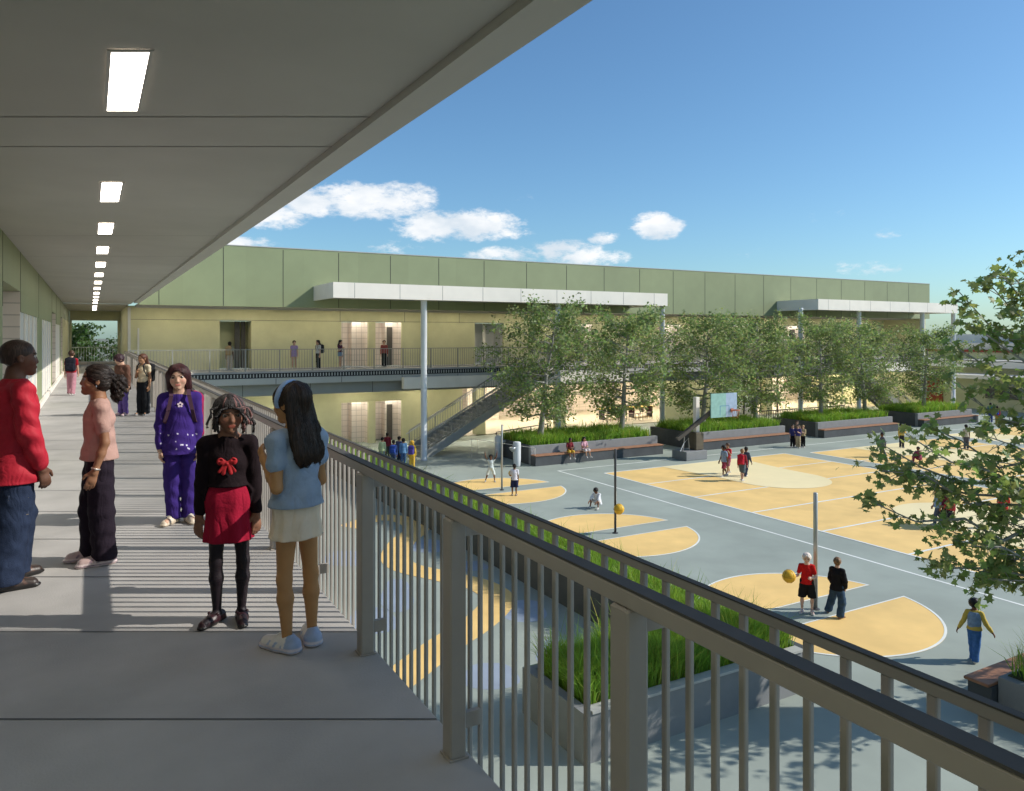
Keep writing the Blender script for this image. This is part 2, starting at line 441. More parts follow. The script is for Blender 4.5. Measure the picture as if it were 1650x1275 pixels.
# ceiling lights
def light_mesh():
    mb=MB()
    return mb
k=0
D=6.96-2.52*2
LIGHTN=0
while D<36:
    d0,d1=(D,D+.98) if LIGHTN>1 else ((3.75,4.73) if LIGHTN==1 else (1.2,2.18)); x0,x1=.09,.255
    def pt(d,x,z): return (x,depth_line(d,x),z)
    cx,cy=(x0+x1)/2,depth_line((d0+d1)/2,(x0+x1)/2)
    lab='square white ceiling light nearest the viewer, at the top of the photo' if False else None
    order=['nearest','second nearest','third nearest','fourth nearest','fifth nearest','sixth nearest','seventh nearest','eighth nearest','ninth nearest','tenth nearest','eleventh nearest','twelfth nearest','thirteenth nearest','farthest']
    idx=LIGHTN-1
    lab=('long white soffit light overhead, out past the front one' if idx<0 else 'glowing white recessed soffit light, %s of the row down the walkway'%order[min(idx,13)])
    t=thing('ceiling_light',lab,'ceiling light',(cx,cy,CZ),0,'recessed lights along the walkway soffit')
    fr=MB(); e=.02
    P=lambda d,x,z:(x-cx,depth_line(d,x)-cy,z)
    for a,b,c,dd in ((d0-e,d0,x0-e,x1+e),(d1,d1+e,x0-e,x1+e),(d0,d1,x0-e,x0),(d0,d1,x1,x1+e)):
        for z in (-.012,):
            fr.quad(P(a,c,z),P(b,c,z),P(b,dd,z),P(a,dd,z))
            fr.quad(P(a,c,-.004),P(a,c,z),P(a,dd,z),P(a,dd,-.004)); fr.quad(P(b,c,-.004),P(b,c,z),P(b,dd,z),P(b,dd,-.004))
            fr.quad(P(a,c,-.004),P(a,c,z),P(b,c,z),P(b,c,-.004)); fr.quad(P(a,dd,-.004),P(a,dd,z),P(b,dd,z),P(b,dd,-.004))
    fr.build('frame',M['edge_trim'],t)
    MB().quad(P(d0,x0,-.009),P(d1,x0,-.009),P(d1,x1,-.009),P(d0,x1,-.009)).build('diffuser',M['lamp'],t)
    LIGHTN+=1; D+=2.52

# ---------------------------------------------------------------- near railing
rl=thing('railing','long brown-grey guard rail with upright balusters beside the upper walkway','railing',(1.3,0,0))
Y0,Y1=-2.2,35.85
ob=Vector((-1.3,0,0))
def R(mb,name,m): 
    o=mb.build(name,m,rl); o.location=ob; return o
hr=MB().box(1.225,1.271,Y0,Y1,.935,.982,.004); R(hr,'handrail',M['rail'])
R(MB().box(1.226,1.274,Y0,Y1,.983,.99),'handrail_cap',M['rail_dark'])
R(MB().box(1.36,1.378,Y0,Y1+.25,.984,1.006,0),'top_rail',M['rail'])
R(MB().box(1.359,1.380,Y0,Y1+.25,1.007,1.0105),'top_rail_cap',M['rail_dark'])
R(MB().box(1.355,1.383,Y0,Y1+.25,-.20,-.165),'bottom_rail',M['rail'])
posts=[]
y=3.80-1.10*5
while y<Y1:
    mb=MB().box(1.215,1.283,y-.04,y+.04,.004,.934,.006)
    mb.box(1.208,1.290,y-.048,y+.048,.002,.008)
    p=R(mb,'post',M['rail'])
    MB().box(1.284,1.359,y-.012,y+.012,.10,.16).build('bracket',M['rail'],p)
    MB().box(1.284,1.359,y-.02,y+.02,.86,.93).build('bracket',M['rail'],p)
    y+=1.10
ys=[]; y=Y0+.05
while y<Y1+.2: ys.append(y); y+=.0935
bm0=None
ys_sorted=sorted([q for q in ys if q>.55])[:100]
for q in ys_sorted:
    if bm0 is None:
        bm0=MB().box(-.008,.008,-.0105,.0105,-.165,.984,.003).build('baluster',M['rail'],rl)
        o=bm0
    else:
        o=bm0.copy(); COL.objects.link(o); o.parent=rl
    o.location=(1.369-1.3,q,0)
rest=MB()
for q in ys:
    if q not in ys_sorted: rest.box(1.36,1.378,q-.013,q+.013,-.165,.984)
o=R(rest,'baluster_row',M['rail']); o['kind']='stuff'

# ---------------------------------------------------------------- far building
FY,RY,WY,CY=35.5,36.1,39.2,32.2
fb=thing('school_building','long two-storey school building with green upper panels facing the playground','building',(30,39,GZ))
def B(mb,name,m,smooth=False): return W(mb,name,m,fb,smooth)
fas=B(MB().box(1.792,57.2,FY,FY+.35,2.96,5.67),'upper_panel',M['green_panel'])
pj=MB(); x=2.55
while x<57:
    pj.box(x-.013,x+.013,FY-.005,FY-.001,2.97,5.6); x+=2.6
WS(pj,'panel_joint',M['joint'],fas)
WS(MB().box(1.78,57.22,FY-.02,FY+.4,5.671,5.71),'coping',M['beam_light'],fas)
B(MB().box(LX-6,57.2,FY+.351,49,5.0,5.6),'roof',M['beam_light'])
sf=B(MB().box(1.79,57.2,FY+.352,WY-.002,2.965,3.05),'soffit',M['soffit'])
x=3.4
while x<56:
    WS(MB().box(x-1.5,x+1.5,37.9,37.955,2.955,2.964),'light_strip',M['lamp2'],sf); x+=3.6
WS(MB().box(1.8,57,37.3,37.33,2.885,2.9645),'light_lip',M['soffit'],sf)  # lip added to hide the glowing strips from view
B(MB().box(57.0,57.25,FY+.36,49,GZ,4.99),'end_wall',M['olive_wall'])
# upper-floor wall with openings: (px0,px1) pairs measured on the wall plane
UZ=2.38
def wx(px): return on_y(px,WY)
ups=[(354,405,'dark'),(550,594,'tile'),(605,648,'tiledoor'),(765,812,'white'),(908,956,'tiledoor'),(1060,1100,'tile'),(1180,1215,'tile'),(1262,1300,'tiledoor'),(1440,1462,'white')]
def wall_run(ops,z0,z1,ztop,x0,x1,base):
    xs=x0
    for a,b,k in ops:
        A,Bx=wx(a),wx(b)
        if A>xs: B(MB().box(xs,A,WY,WY+.2,z0,ztop),'wall',M['olive_wall'])
        xs=Bx
        al=B(MB().box(A,Bx,WY+1.3,WY+1.4,z0,ztop).box(A-.1,A,WY+.201,WY+1.3,z0,ztop).box(Bx,Bx+.1,WY+.201,WY+1.3,z0,ztop),'door_alcove',M['glazed'] if 'tile' in k else (M['olive_wall'] if k=='dark' else M['white_panel']))
        if 'tile' in k:
            WS(MB().box(A+.1,Bx-.1,WY+.35,WY+.55,ztop+.10,ztop+.12),'light_strip',M['lamp'],al)  # hidden strip added above the opening to brighten the alcove
            WS(MB().box(A+.52*(Bx-A),Bx-.002,WY+.7,WY+1.299,z0,ztop-.002),'partition',M['glazed'],al)
            if 'door' in k: WS(MB().box(A+.58*(Bx-A),A+.78*(Bx-A),WY+.64,WY+.698,z0+.01,ztop-.25),'door',M['door_dark'],al)
        elif k=='dark':
            WS(MB().box(A+.55*(Bx-A),A+.72*(Bx-A),WY+.8,WY+.86,z0+.01,ztop-.01).box(A+.76*(Bx-A),A+.9*(Bx-A),WY+.8,WY+.86,z0+.01,ztop-.01),'door',M['door_dark'],al)
        else:
            WS(MB().box(A+.5*(Bx-A),A+.6*(Bx-A),WY+.9,WY+.95,z0+.01,ztop-.01),'door_frame',M['white_metal'],al)
    if x1>xs: B(MB().box(xs,x1,WY,WY+.2,z0,ztop),'wall',M['olive_wall'])
    B(MB().box(x0,x1,WY,WY+.2,ztop+.002,z1),'upper_wall' if base else 'lower_storey_wall',M['olive_wall'])
wall_run(ups,0,3.04,UZ,1.5,57.0,True)
wj=MB()
for px in (548,652,740,820): wj.box(wx(px)-.012,wx(px)+.012,WY-.004,WY-.001,UZ,3.03)
wj.box(1.6,57,WY-.004,WY-.001,UZ+.02,UZ+.04)
B(wj,'wall_joint',M['joint_soft'])
# floor edge bands
B(MB().box(1.42,57.0,35.98,36.02,-.32,-.09),'perforated_edge',M['black'])
pe=MB(); x=1.6
while x<57: pe.box(x,x+.05,35.972,35.979,-.28,-.13); x+=.14
B(pe,'edge_slots',M['beam_light'])['kind']='stuff'
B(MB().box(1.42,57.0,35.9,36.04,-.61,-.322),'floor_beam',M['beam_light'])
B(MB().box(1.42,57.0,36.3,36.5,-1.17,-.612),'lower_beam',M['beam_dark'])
bj=MB()
x=3.0
while x<57: bj.box(x-.012,x+.012,36.296,36.299,-1.16,-.62); bj.box(x+1.4,x+1.424,35.895,35.899,-.60,-.33); x+=3.1
B(bj,'beam_joint',M['joint'])
sf=B(MB().box(1.42,57.0,36.501,39.19,-.75,-.65),'lower_soffit',M['soffit'])
x=5
while x<56:
    WS(MB().box(x-.15,x+.15,37.2,38.2,-.76,-.751),'light_strip',M['lamp2'],sf); x+=3.6
# white lower canopy fascias
for a,b in ((on_y(687,CY+.5),on_y(1066,CY+.5)),(40.4,55.0)):
    c=B(MB().box(a,b,35.6,35.895,-1.03,-.45),'lower_canopy',M['white_metal'])
# ground floor wall
downs=[(550,594,'tile'),(605,648,'tiledoor')]
LZ=-1.91
wall_run(downs,GZ,-.655,LZ,1.5,wx(745),False)
RX0,RX1=wx(745),wx(1075)
# open hall behind: pale walls, floor, counters
B(MB().box(RX0,57,47.8,48.0,GZ,-.8),'hall_wall',M['beige'])
B(MB().box(RX0,57,WY,47.8,GZ+.004,GZ+.05),'hall_floor',M['warm_floor'])
hc=B(MB().box(RX0,57,39.21,49,-.76,-.70),'hall_ceiling',M['white_panel'])
x=RX0+1.5
while x<56:
    WS(MB().box(x-.3,x+.3,42,44.2,-.78,-.761),'light_strip',M['lamp2'],hc); x+=3.2
for px in (775,905,1110,1240,1330,1420,1470):
    x=wx(px); B(MB().box(x-.3,x+.3,WY,WY+.5,GZ,-.77),'pier',M['olive_wall'])
B(MB().box(wx(1072),wx(1165),WY-.01,WY+.2,GZ,-.77),'infill_wall',M['olive_wall'])
B(MB().box(wx(1168),wx(1225),WY+.6,WY+.7,GZ,-.77),'glass_wall',M['white_panel'])
gm=MB()
for i in range(8):
    x=wx(1165)+i*(wx(1262)-wx(1165))/7; gm.box(x-.05,x+.05,WY+.5,WY+.598,GZ,-.78)
B(gm,'mullions',M['door_dark'])
for px in (855,1350,1500): 
    x=wx(px)
    if x<56: B(MB().box(x-1.2,x+1.2,45.5,45.7,GZ,-.8),'hall_partition',M['beige'])
# passage at the end of the walkway
B(MB().box(1.5,1.7,WY+.201,49,0,3.04),'passage_wall',M['olive_wall'])
B(MB().box(LX+.01,1.499,48.8,48.95,2.5,3.06).box(1.35,1.499,48.8,48.95,0,2.499).box(LX+.01,LX+.12,48.8,48.95,0,2.499),'passage_frame',M['olive_wall'])
B(MB().box(LX+.12,1.35,48.75,48.95,.002,.16),'passage_sill',M['beige'])
ps=B(MB().box(LX+.005,1.5,38.1,48.79,CZ-.03,CZ-.001),'passage_soffit',M['soffit'])
WS(MB().box(.1,.25,40,47,CZ-.04,CZ-.031),'light_strip',M['lamp'],ps)  # glowing strip added to brighten the passage
B(MB().box(1.5,1.62,WY-.06,WY-.001,0,2.96).box(1.9,1.98,WY-.05,WY-.001,0,2.0),'corner_trim',M['white_panel'])
# canopies with columns
def canopy(x0,x1,cols):
    c=B(MB().box(x0,x1,CY,CY+.12,3.29,3.97).box(x0,x0+.12,CY+.12,FY-.003,3.29,3.97).box(x1-.12,x1,CY+.12,FY-.003,3.29,3.97),'canopy',M['white_metal'])
    WS(MB().box(x0+.12,x1-.12,CY+.12,FY-.003,3.4,3.5),'canopy_deck',M['soffit'],c)
    j=MB(); x=x0+.95
    while x<x1: j.box(x-.008,x+.008,CY-.003,CY-.0005,3.3,3.96); x+=2.1
    WS(j,'fascia_joint',M['joint_soft'],c)
    for px in cols:
        x=on_y(px,CY+.45)
        m=MB().lathe((x,CY+.45,GZ),[(.17,0),(.17,.02),(.145,.04),(.145,7.4),(.16,7.42),(.16,7.54)],20).build('column',M['col_paint'],c,True)
        m.location=(0,0,0)
canopy(9.15,27.85,[683,899,1067])
canopy(40.2,55.3,[1290,1384,1486,1536])
# ---- right wing beyond
rw=thing('low_building','low white-roofed school building at the far right, red and olive walls','building',(66,40,GZ))
def RW(mb,name,m): return W(mb,name,m,rw)
RW(MB().box(61.5,75,-20,62,GZ,-1.75),'wall',M['olive_wall'])
RW(MB().box(60.6,75,-20,62,-1.749,-1.45),'canopy',M['white_metal'])
RW(MB().box(64,76,-20,64,-1.449,-.95),'upper_wall',M['olive_wall'])
RW(MB().box(63.2,76,-20,64,-.949,-.35),'roof_edge',M['white_metal'])
RW(MB().box(66,78,-20,66,-.349,.25),'clerestory',M['olive_wall'])
RW(MB().box(65.8,78,-20,66,.251,.45),'red_trim',M['red_wall'])
RW(MB().box(66.5,80,-20,70,.451,1.0),'roof',M['white_metal'])
RW(MB().box(68,90,-20,72,1.001,1.78),'roof_parapet',M['white_panel'])
RW(MB().box(61.38,61.497,37,60,GZ,-1.76),'red_wall',M['red_wall'])
for y in range(11,36,5): RW(MB().box(61.4,61.498,y,y+2.6,GZ+.9,-2.3),'window',M['door_dark'])
# unseen block added outside the frame at right to shade the near walkway end
def fr(lat,D): return (lat*CT+D*ST, -lat*ST+D*CT)
sw=thing('shade_block','unseen tall grey block added right of the near walkway end to cast shade','building',(*fr(10,2),GZ))
tw=MB().prism([fr(8.5,-.3),fr(11.5,-.3),fr(11.5,4.22),fr(8.5,4.22)],GZ,8.6)
W(tw,'wall',M['beam_light'],sw)
# ================================================================ planters, grass, trees
def grass_blades(n, areas, z, h, wd, seed=1, lean=.35):
    """areas: list of (x0,x1,y0,y1); returns V,F,cols"""
    r=np.random.default_rng(seed)
    A=np.array([(a[1]-a[0])*(a[3]-a[2]) for a in areas]); idx=r.choice(len(areas),n,p=A/A.sum())
    ar=np.array(areas)[idx]
    # clumped positions
    x=ar[:,0]+(ar[:,1]-ar[:,0])*r.random(n); y=ar[:,2]+(ar[:,3]-ar[:,2])*r.random(n)
    cl=.5+.5*np.sin(x*5.1+1.3*np.sin(y*3.7))*np.sin(y*4.3+x)
    hh=h*(.55+.45*r.random(n)+.35*cl)*(1+.75*(r.random(n)>.985))
    ang=r.random(n)*2*np.pi; wd_=wd*(.6+.8*r.random(n))
    dx,dy=np.cos(ang),np.sin(ang)
    la=r.normal(0,lean,n)*hh; lb=r.normal(0,lean,n)*hh
    b0=np.stack([x-dx*wd_,y-dy*wd_,np.full(n,z)],1); b1=np.stack([x+dx*wd_,y+dy*wd_,np.full(n,z)],1)
    m0=np.stack([x+la*.35-dx*wd_*.7,y+lb*.35-dy*wd_*.7,z+hh*.6],1); m1=np.stack([x+la*.35+dx*wd_*.7,y+lb*.35+dy*wd_*.7,z+hh*.6],1)
    t=np.stack([x+la,y+lb,z+hh*(1-.25*(la/hh)**2)],1)
    V=np.stack([b0,b1,m1,m0,t],1).reshape(-1,3)
    k=np.arange(n)*5
    F=np.concatenate([np.stack([k,k+1,k+2],1),np.stack([k,k+2,k+3],1),np.stack([k+3,k+2,k+4],1)])
    tone=.7+.6*r.random(n)
    dry=(r.random(n)>.93)
    c=np.stack([tone*(1+.9*dry)*(1+.25*cl),tone*(1+.1*dry),tone*(1+.6*dry)],1)
    return V,F,np.repeat(c,5,0)
def grass(n,areas,z,h,wd,seed,label):
    V,F,c=grass_blades(n,areas,z,h,wd,seed)
    o=np_mesh('grass',V,F,M['grass'],None,False,c)
    tag(o,label,'grass',None,'stuff'); return o
PL=[(17.2,24.5,28.65,32.5,'long dark concrete planter with wood bench where two children sit',7.0),
    (26.7,33.4,28.5,32.3,'dark concrete planter behind the basketball hoop stand',7.0),
    (36.2,43.0,28.6,32.3,'dark concrete planter in the middle right, beside the trio of children',7.0),
    (46.0,52.0,28.9,32.4,'farthest small planter at the right end of the row',6.0)]
for i,(x0,x1,y0,y1,lab,_) in enumerate(PL):
    t=thing('planter',lab,'planter',((x0+x1)/2,(y0+y1)/2,GZ),0,'concrete planters along the building')
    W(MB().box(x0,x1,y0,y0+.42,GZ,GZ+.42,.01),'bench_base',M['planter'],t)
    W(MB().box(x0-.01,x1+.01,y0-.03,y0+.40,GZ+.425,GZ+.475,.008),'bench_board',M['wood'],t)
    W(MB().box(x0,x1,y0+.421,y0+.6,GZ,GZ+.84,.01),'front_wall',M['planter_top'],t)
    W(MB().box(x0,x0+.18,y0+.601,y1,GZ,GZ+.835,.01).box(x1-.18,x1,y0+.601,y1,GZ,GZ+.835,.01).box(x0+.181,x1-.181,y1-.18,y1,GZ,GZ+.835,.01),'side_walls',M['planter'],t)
    W(MB().box(x0+.181,x1-.181,y0+.601,y1-.181,GZ+.3,GZ+.76),'soil',M['soil'],t)
    grass(9000,[(x0+.2,x1-.2,y0+.62,y1-.2)],GZ+.76,.46,.016,20+i,
          ['tall green grass in the planter behind the two seated children','tall green grass in the planter under the basketball backboard','tall green grass in the planter right of the trio','tall green grass in the farthest small planter'][i])
# long planter below the railing, with its short arm at the near end
t=thing('planter','very long dark planter running parallel to the walkway, seen through the balusters','planter',(9.5,20,GZ))
ZT=-3.45
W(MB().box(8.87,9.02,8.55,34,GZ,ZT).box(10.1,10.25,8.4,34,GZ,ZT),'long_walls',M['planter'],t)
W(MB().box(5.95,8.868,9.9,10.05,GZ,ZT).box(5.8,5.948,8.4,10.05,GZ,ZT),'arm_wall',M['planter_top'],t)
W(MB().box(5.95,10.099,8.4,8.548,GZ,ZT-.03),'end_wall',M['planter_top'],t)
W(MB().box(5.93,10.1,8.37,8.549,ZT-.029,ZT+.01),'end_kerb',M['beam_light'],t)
W(MB().box(9.021,10.099,10.05,33.9,GZ,ZT-.08).box(5.96,10.099,8.55,9.899,GZ,ZT-.081),'soil',M['soil'],t)
grass(42000,[(9.03,10.08,9.5,34)],ZT-.08,.44,.009,31,'tall green grass in a strip seen through the square gaps of the rail')
grass(22000,[(6.0,10.05,8.57,9.88)],ZT-.08,.50,.007,32,'dense green grass at the near end of the long planter, low in the frame')
# corner planter at lower right
t=thing('planter','corner planter with orange-brown bench board at the bottom right','planter',(14,5,GZ))
W(MB().box(12.2,18,3.0,6.49,GZ,GZ+.55,.01),'wall',M['planter_top'],t)
W(MB().box(12.05,18,6.5,6.86,GZ,GZ+.40),'bench_base',M['planter'],t)
W(MB().box(12.0,18,6.52,6.9,GZ+.401,GZ+.45,.008),'bench_board',M['wood'],t)
W(MB().box(12.35,17.9,3.1,6.42,GZ+.551,GZ+.57),'soil',M['soil'],t)
grass(9000,[(12.35,17.9,3.1,6.4)],GZ+.56,.5,.008,33,'dark green grass in the corner planter at the bottom right')

# ---------------------------------------------------------------- trees
def limb_path(a,b,r,n=5,wob=.08):
    a=np.array(a,float); b=np.array(b,float); L=np.linalg.norm(b-a); pts=[]
    sag=np.array([0,0,1])*L*.12
    for i in range(n+1):
        t=i/n; p=a+(b-a)*t+sag*math.sin(math.pi*t)*(-.6)+r.normal(0,wob*L*.35,3)*(0<i<n); pts.append(p)
    return pts
def leaves(centres,r,size,tones):
    n=len(centres)
    d=r.normal(0,1,(n,3)); d[:,2]=np.abs(d[:,2])*.9+.25; d/=np.linalg.norm(d,axis=1)[:,None]   # normals roughly up
    u=np.cross(d,r.normal(0,1,(n,3))); u/=np.linalg.norm(u,axis=1)[:,None]; v=np.cross(d,u)
    return u,v,d
def leaf_mesh_simple(C,r,size,tone):
    n=len(C); u,v,d=leaves(C,r,size,None); s=(size*(.6+.8*r.random(n)))[:,None]
    V=np.stack([C-u*s*.5,C+v*s*.32+d*s*.12,C+u*s*.5-d*s*.08,C-v*s*.32+d*s*.12],1).reshape(-1,3)
    k=np.arange(n)*4; F=np.stack([k,k+1,k+2,k+3],1)
    c=np.repeat(tone,4,0); return V,F,c
MAPLE=np.array([(0,-.5),(.16,-.22),(.46,-.3),(.34,-.05),(.52,.16),(.24,.16),(.2,.36),(.0,.58),(-.2,.36),(-.24,.16),(-.52,.16),(-.34,-.05),(-.46,-.3),(-.16,-.22)])
def leaf_mesh_maple(C,r,size,tone):
    n=len(C); u,v,d=leaves(C,r,size,None); s=(size*(.6+.7*r.random(n)))[:,None]
    pts=[]
    for a,b in MAPLE: pts.append(C+u*s*a+v*s*b-d*s*(abs(a)*.3+.15*b*b))
    V=np.stack(pts,1).reshape(-1,3); k=np.arange(n)*14
    F=[np.stack([k+0,k+1,k+13,k+13],1)[:,:3]]
    tri=[(0,1,13),(1,2,3),(1,3,13),(13,3,11),(13,11,12),(3,5,11),(3,4,5),(11,5,9),(11,9,10),(5,6,9),(6,8,9),(6,7,8)]
    F=np.concatenate([np.stack([k+a,k+b,k+c],1) for a,b,c in tri])
    return V,F,np.repeat(tone,14,0)
def tone_arr(r,n,C=None,amp=.35):
    clump=np.zeros(n)
    if C is not None: clump=.25*np.sin(C[:,0]*3.1+C[:,1]*1.7)*np.sin(C[:,2]*3.4+C[:,1]*2.3)
    t=1+amp*(r.random(n)-.5)*2+clump
    yel=r.random(n)
    return np.stack([t*(.85+.5*yel),t,t*(.8+.3*yel)],1)
def make_tree_meshes(seed,H,R,trunk_h,nleaf,size,lf=leaf_mesh_simple):
    r=np.random.default_rng(seed)
    tm=MB(); lean=r.normal(0,.04,2)
    top=np.array([lean[0]*H,lean[1]*H,H*.93])
    pts=[np.array([0,0,0])]+[np.array([lean[0]*H*t+r.normal(0,.03),lean[1]*H*t+r.normal(0,.03),H*.93*t]) for t in (.12,.25,.4,.55,.7,.85,1)]
    r0=.017*H+.02
    tm.tube(pts,[r0*1.3,r0,r0*.9,r0*.75,r0*.55,r0*.38,r0*.22,r0*.08],9)
    C=[]
    nb=34
    for i in range(nb):
        t=trunk_h/H+(1-trunk_h/H)*(i/nb)**1.0*.9
        z=H*t*.95
        base=np.array([lean[0]*z,lean[1]*z,z]); ang=i*2.399+r.normal(0,.3)
        # crown profile: broad low, narrow top
        f=(t-trunk_h/H)/(1-trunk_h/H)
        prof=(.55+.45*math.sin(min(1,f*2.2)*math.pi/2))*(1-f**2.2*.8)
        ln=R*prof*(.72+.4*r.random())
        tip=base+np.array([math.cos(ang)*ln,math.sin(ang)*ln,ln*(.15+.55*f)+r.normal(0,.1)])
        p=limb_path(base,tip,r); rb=r0*.42*(1-f*.6)
        tm.tube(p,[rb*(1-.85*k/5) for k in range(6)],6)
        for j in range(6):
            q=np.array(p[2+j%4]); a2=ang+r.normal(0,.9); l2=ln*(.22+.25*r.random())
            tp=q+np.array([math.cos(a2)*l2,math.sin(a2)*l2,l2*r.normal(.25,.4)])
            tm.tube([q,(q+tp)/2+r.normal(0,.03,3),tp],[rb*.35,rb*.22,rb*.08],4)
            m=int(nleaf/(nb*6))
            s=r.random(m)[:,None]
            C.append(q+(tp-q)*s*1.1+r.normal(0,.14+.02*R,(m,3))*[1,1,.8])
    C=np.concatenate(C)
    V,F,c=lf(C,r,size,tone_arr(r,len(C),C))
    return tm,V,F,c
TREEVAR=[]
for sd,hh_,rr_ in ((3,6.75,3.1),(8,6.4,2.85),(15,6.6,3.15),(23,6.2,2.8),(31,6.5,3.0)):
    TREEVAR.append(make_tree_meshes(sd,hh_,rr_,1.2,9800,.14))
tl=['leafy tree at the left end of the planter row, beside the staircase','leafy tree second from the left, behind the middle column of the canopy','leafy tree behind the basketball backboard, third from the left','leafy tree between the backboard and the second canopy, fourth from the left','leafy tree in front of the second canopy, fifth from the left','leafy tree sixth from the left, right of the second canopy front corner','last leafy tree of the row, before the far right column of the canopy']
tx=[(18.56,30.6,1.02),(23.3,30.5,1.03),(28.75,30.4,1.0),(33.0,30.6,1.0),(38.3,30.5,.97),(42.6,30.6,.93),(48.4,30.5,.93)]
base={}
for i,(x,y,s) in enumerate(tx):
    v=[0,1,2,3,4,2,1][i]
    if v not in base:
        tm,V,F,c=TREEVAR[v]
        t=thing('street_tree',tl[i],'tree',(x,y,GZ+.76),i*1.3,'trees in the planter row')
        tm.build('trunk',M['bark'],t,True); np_mesh('crown',V,F,M['leaf'],t,False,c)
        base[v]=t
    else:
        t=copy_tree(base[v]); t['label']=tl[i]; t.location=(x,y,GZ+.76); t.rotation_euler=(0,0,i*2.1+.7)
    t.scale=(s,s,s*(1 if i%2 else .98))
# dark trees seen through the opening at the end of the walkway
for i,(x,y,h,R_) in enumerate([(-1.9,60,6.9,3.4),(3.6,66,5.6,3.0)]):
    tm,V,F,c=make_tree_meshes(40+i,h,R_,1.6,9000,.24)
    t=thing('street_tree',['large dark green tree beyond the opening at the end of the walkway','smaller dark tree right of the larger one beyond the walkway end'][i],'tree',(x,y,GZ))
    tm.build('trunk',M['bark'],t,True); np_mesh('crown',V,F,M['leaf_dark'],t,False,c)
# big near tree whose branches reach in from the right
r=np.random.default_rng(77)
def W3(px,py,D):
    X=(px-146)*CT/1215*D; return np.array([X,(D-X*ST)/CT,EYE+(541-py)/1215*D])
trunk_base=W3(1900,541,11.6); trunk_base[2]=GZ
t=thing('maple_tree','large maple tree whose leafy branches reach in over the court from the right edge','tree',tuple(trunk_base))
tm=MB(); tr=[trunk_base,trunk_base+[-.05,.02,2],trunk_base+[-.1,.1,4],trunk_base+[-.1,0,6],trunk_base+[0,.1,7.6]]
tm.tube([p-trunk_base for p in tr],[.2,.17,.14,.09,.03],12)
LC=[]
branches=[ # start height above ground, tip pixel, depth
 (5.6,1612,440,11.2),(5.9,1645,420,11.0),(5.2,1592,455,11.4),(5.0,1555,520,11.0),(4.9,1545,470,11.6),(4.8,1540,560,11.2),(4.5,1590,585,10.8),
 (4.1,1560,640,11.3),(3.7,1500,690,11.0),(3.5,1410,710,11.2),(3.4,1420,760,11.0),(3.3,1440,740,11.4),(3.0,1395,805,11.0),
 (2.7,1520,850,11.0),(2.4,1490,900,10.8),(2.3,1530,905,11.1),(2.1,1598,935,10.9),(2.1,1628,935,11.2),(2.6,1560,880,10.6),(3.3,1460,700,10.6),(4.3,1600,620,11.5),(3.9,1580,700,10.7),
 (2.9,1600,830,11.2),(2.5,1620,900,11.0),(3.9,1640,680,11.4),(5.5,1625,440,10.7),(3.2,1610,770,10.6),(3.0,1470,770,11.2),(5.0,1605,540,11.3),(4.6,1630,500,10.9),
 (4.4,2150,560,11.4),(3.6,2200,700,12.5),(5.2,2050,420,10.5),(3.0,2100,850,11.0),(4.0,1950,600,9.6),(5.0,1850,450,13.2),(3.8,1800,700,13.5),(6.0,1900,330,11.5),(5.5,2000,380,12.8),(3.2,2000,760,9.8),(5.9,1760,345,11.8),(4.6,1740,560,12.3),(3.5,1750,750,10.0),(2.6,1760,880,11.9)]
for hz,px,py,D in branches:
    a=trunk_base+[0,0,hz*.98]; b=W3(px,py,D)
    p=limb_path(a,b,r,7,.05)
    L=np.linalg.norm(b-a); tm.tube([q-trunk_base for q in p],[.022*(L**.5)*(1-.85*k/7) for k in range(8)],6)
    nt_=int(8+L*3.2)
    for j in range(nt_):
        u=.30+.70*(j/nt_); k=u*7; i0=min(int(k),6); q=p[i0]+(p[i0+1]-p[i0])*(k-i0)
        dirv=(b-a)/L; side=r.normal(0,1,3); side[2]=side[2]*.5-.1; side/=np.linalg.norm(side)
        l2=(.30+.35*r.random())*(1.15-.5*u); tp=q+(dirv*.6+side*.85)*l2
        tm.tube([q-trunk_base,(q+tp)/2+[0,0,.03]-trunk_base,tp-trunk_base],[.008,.005,.002],4)
        m=r.integers(5,10); s=r.random(m)[:,None]**.7
        LC.append(q+(tp-q)*(s*1.1+.1)+r.normal(0,.055,(m,3)))
    LC.append(b+r.normal(0,.09,(10,3)))
LC=np.concatenate(LC)-trunk_base
V,F,c=leaf_mesh_maple(LC,r,.125,tone_arr(r,len(LC),None,.3))
tm.build('trunk',M['bark'],t,True); np_mesh('crown',V,F,M['leaf_near'],t,False,c)
# ================================================================ fences, stairs, play equipment
# far walkway railing
fr_=thing('railing','long far upper walkway railing with thin upright bars, in front of the distant children','railing',(2,36.1,0))
def FRB(mb,name,m): return W(mb,name,m,fr_)
FRB(MB().box(1.44,57,36.08,36.13,.985,1.02),'top_rail',M['far_rail'])
FRB(MB().box(1.44,57,36.09,36.12,.06,.09),'bottom_rail',M['far_rail'])
x=1.44+1.2
pr=None
def panel_mesh(w):
    mb=MB(); n=int(w/.125)
    for i in range(1,n): xx=w*i/n; mb.box(xx-.009,xx+.009,-.009,.009,.09,.985)
    return mb
x=1.6
while x<56.5:
    if pr is None:
        pp=MB().box(-.028,.028,-.03,.03,0,.984).build('post',M['far_rail'],fr_); pb=panel_mesh(1.52).build('bar_panel',M['far_rail'],fr_)
    else:
        pp=pr[0].copy(); COL.objects.link(pp); pb=pr[1].copy(); COL.objects.link(pb)
    pr=(pp,pb)
    pp.location=(x-2,0.005,0); pb.location=(x+.02-2,0.005,0)
    x+=1.53
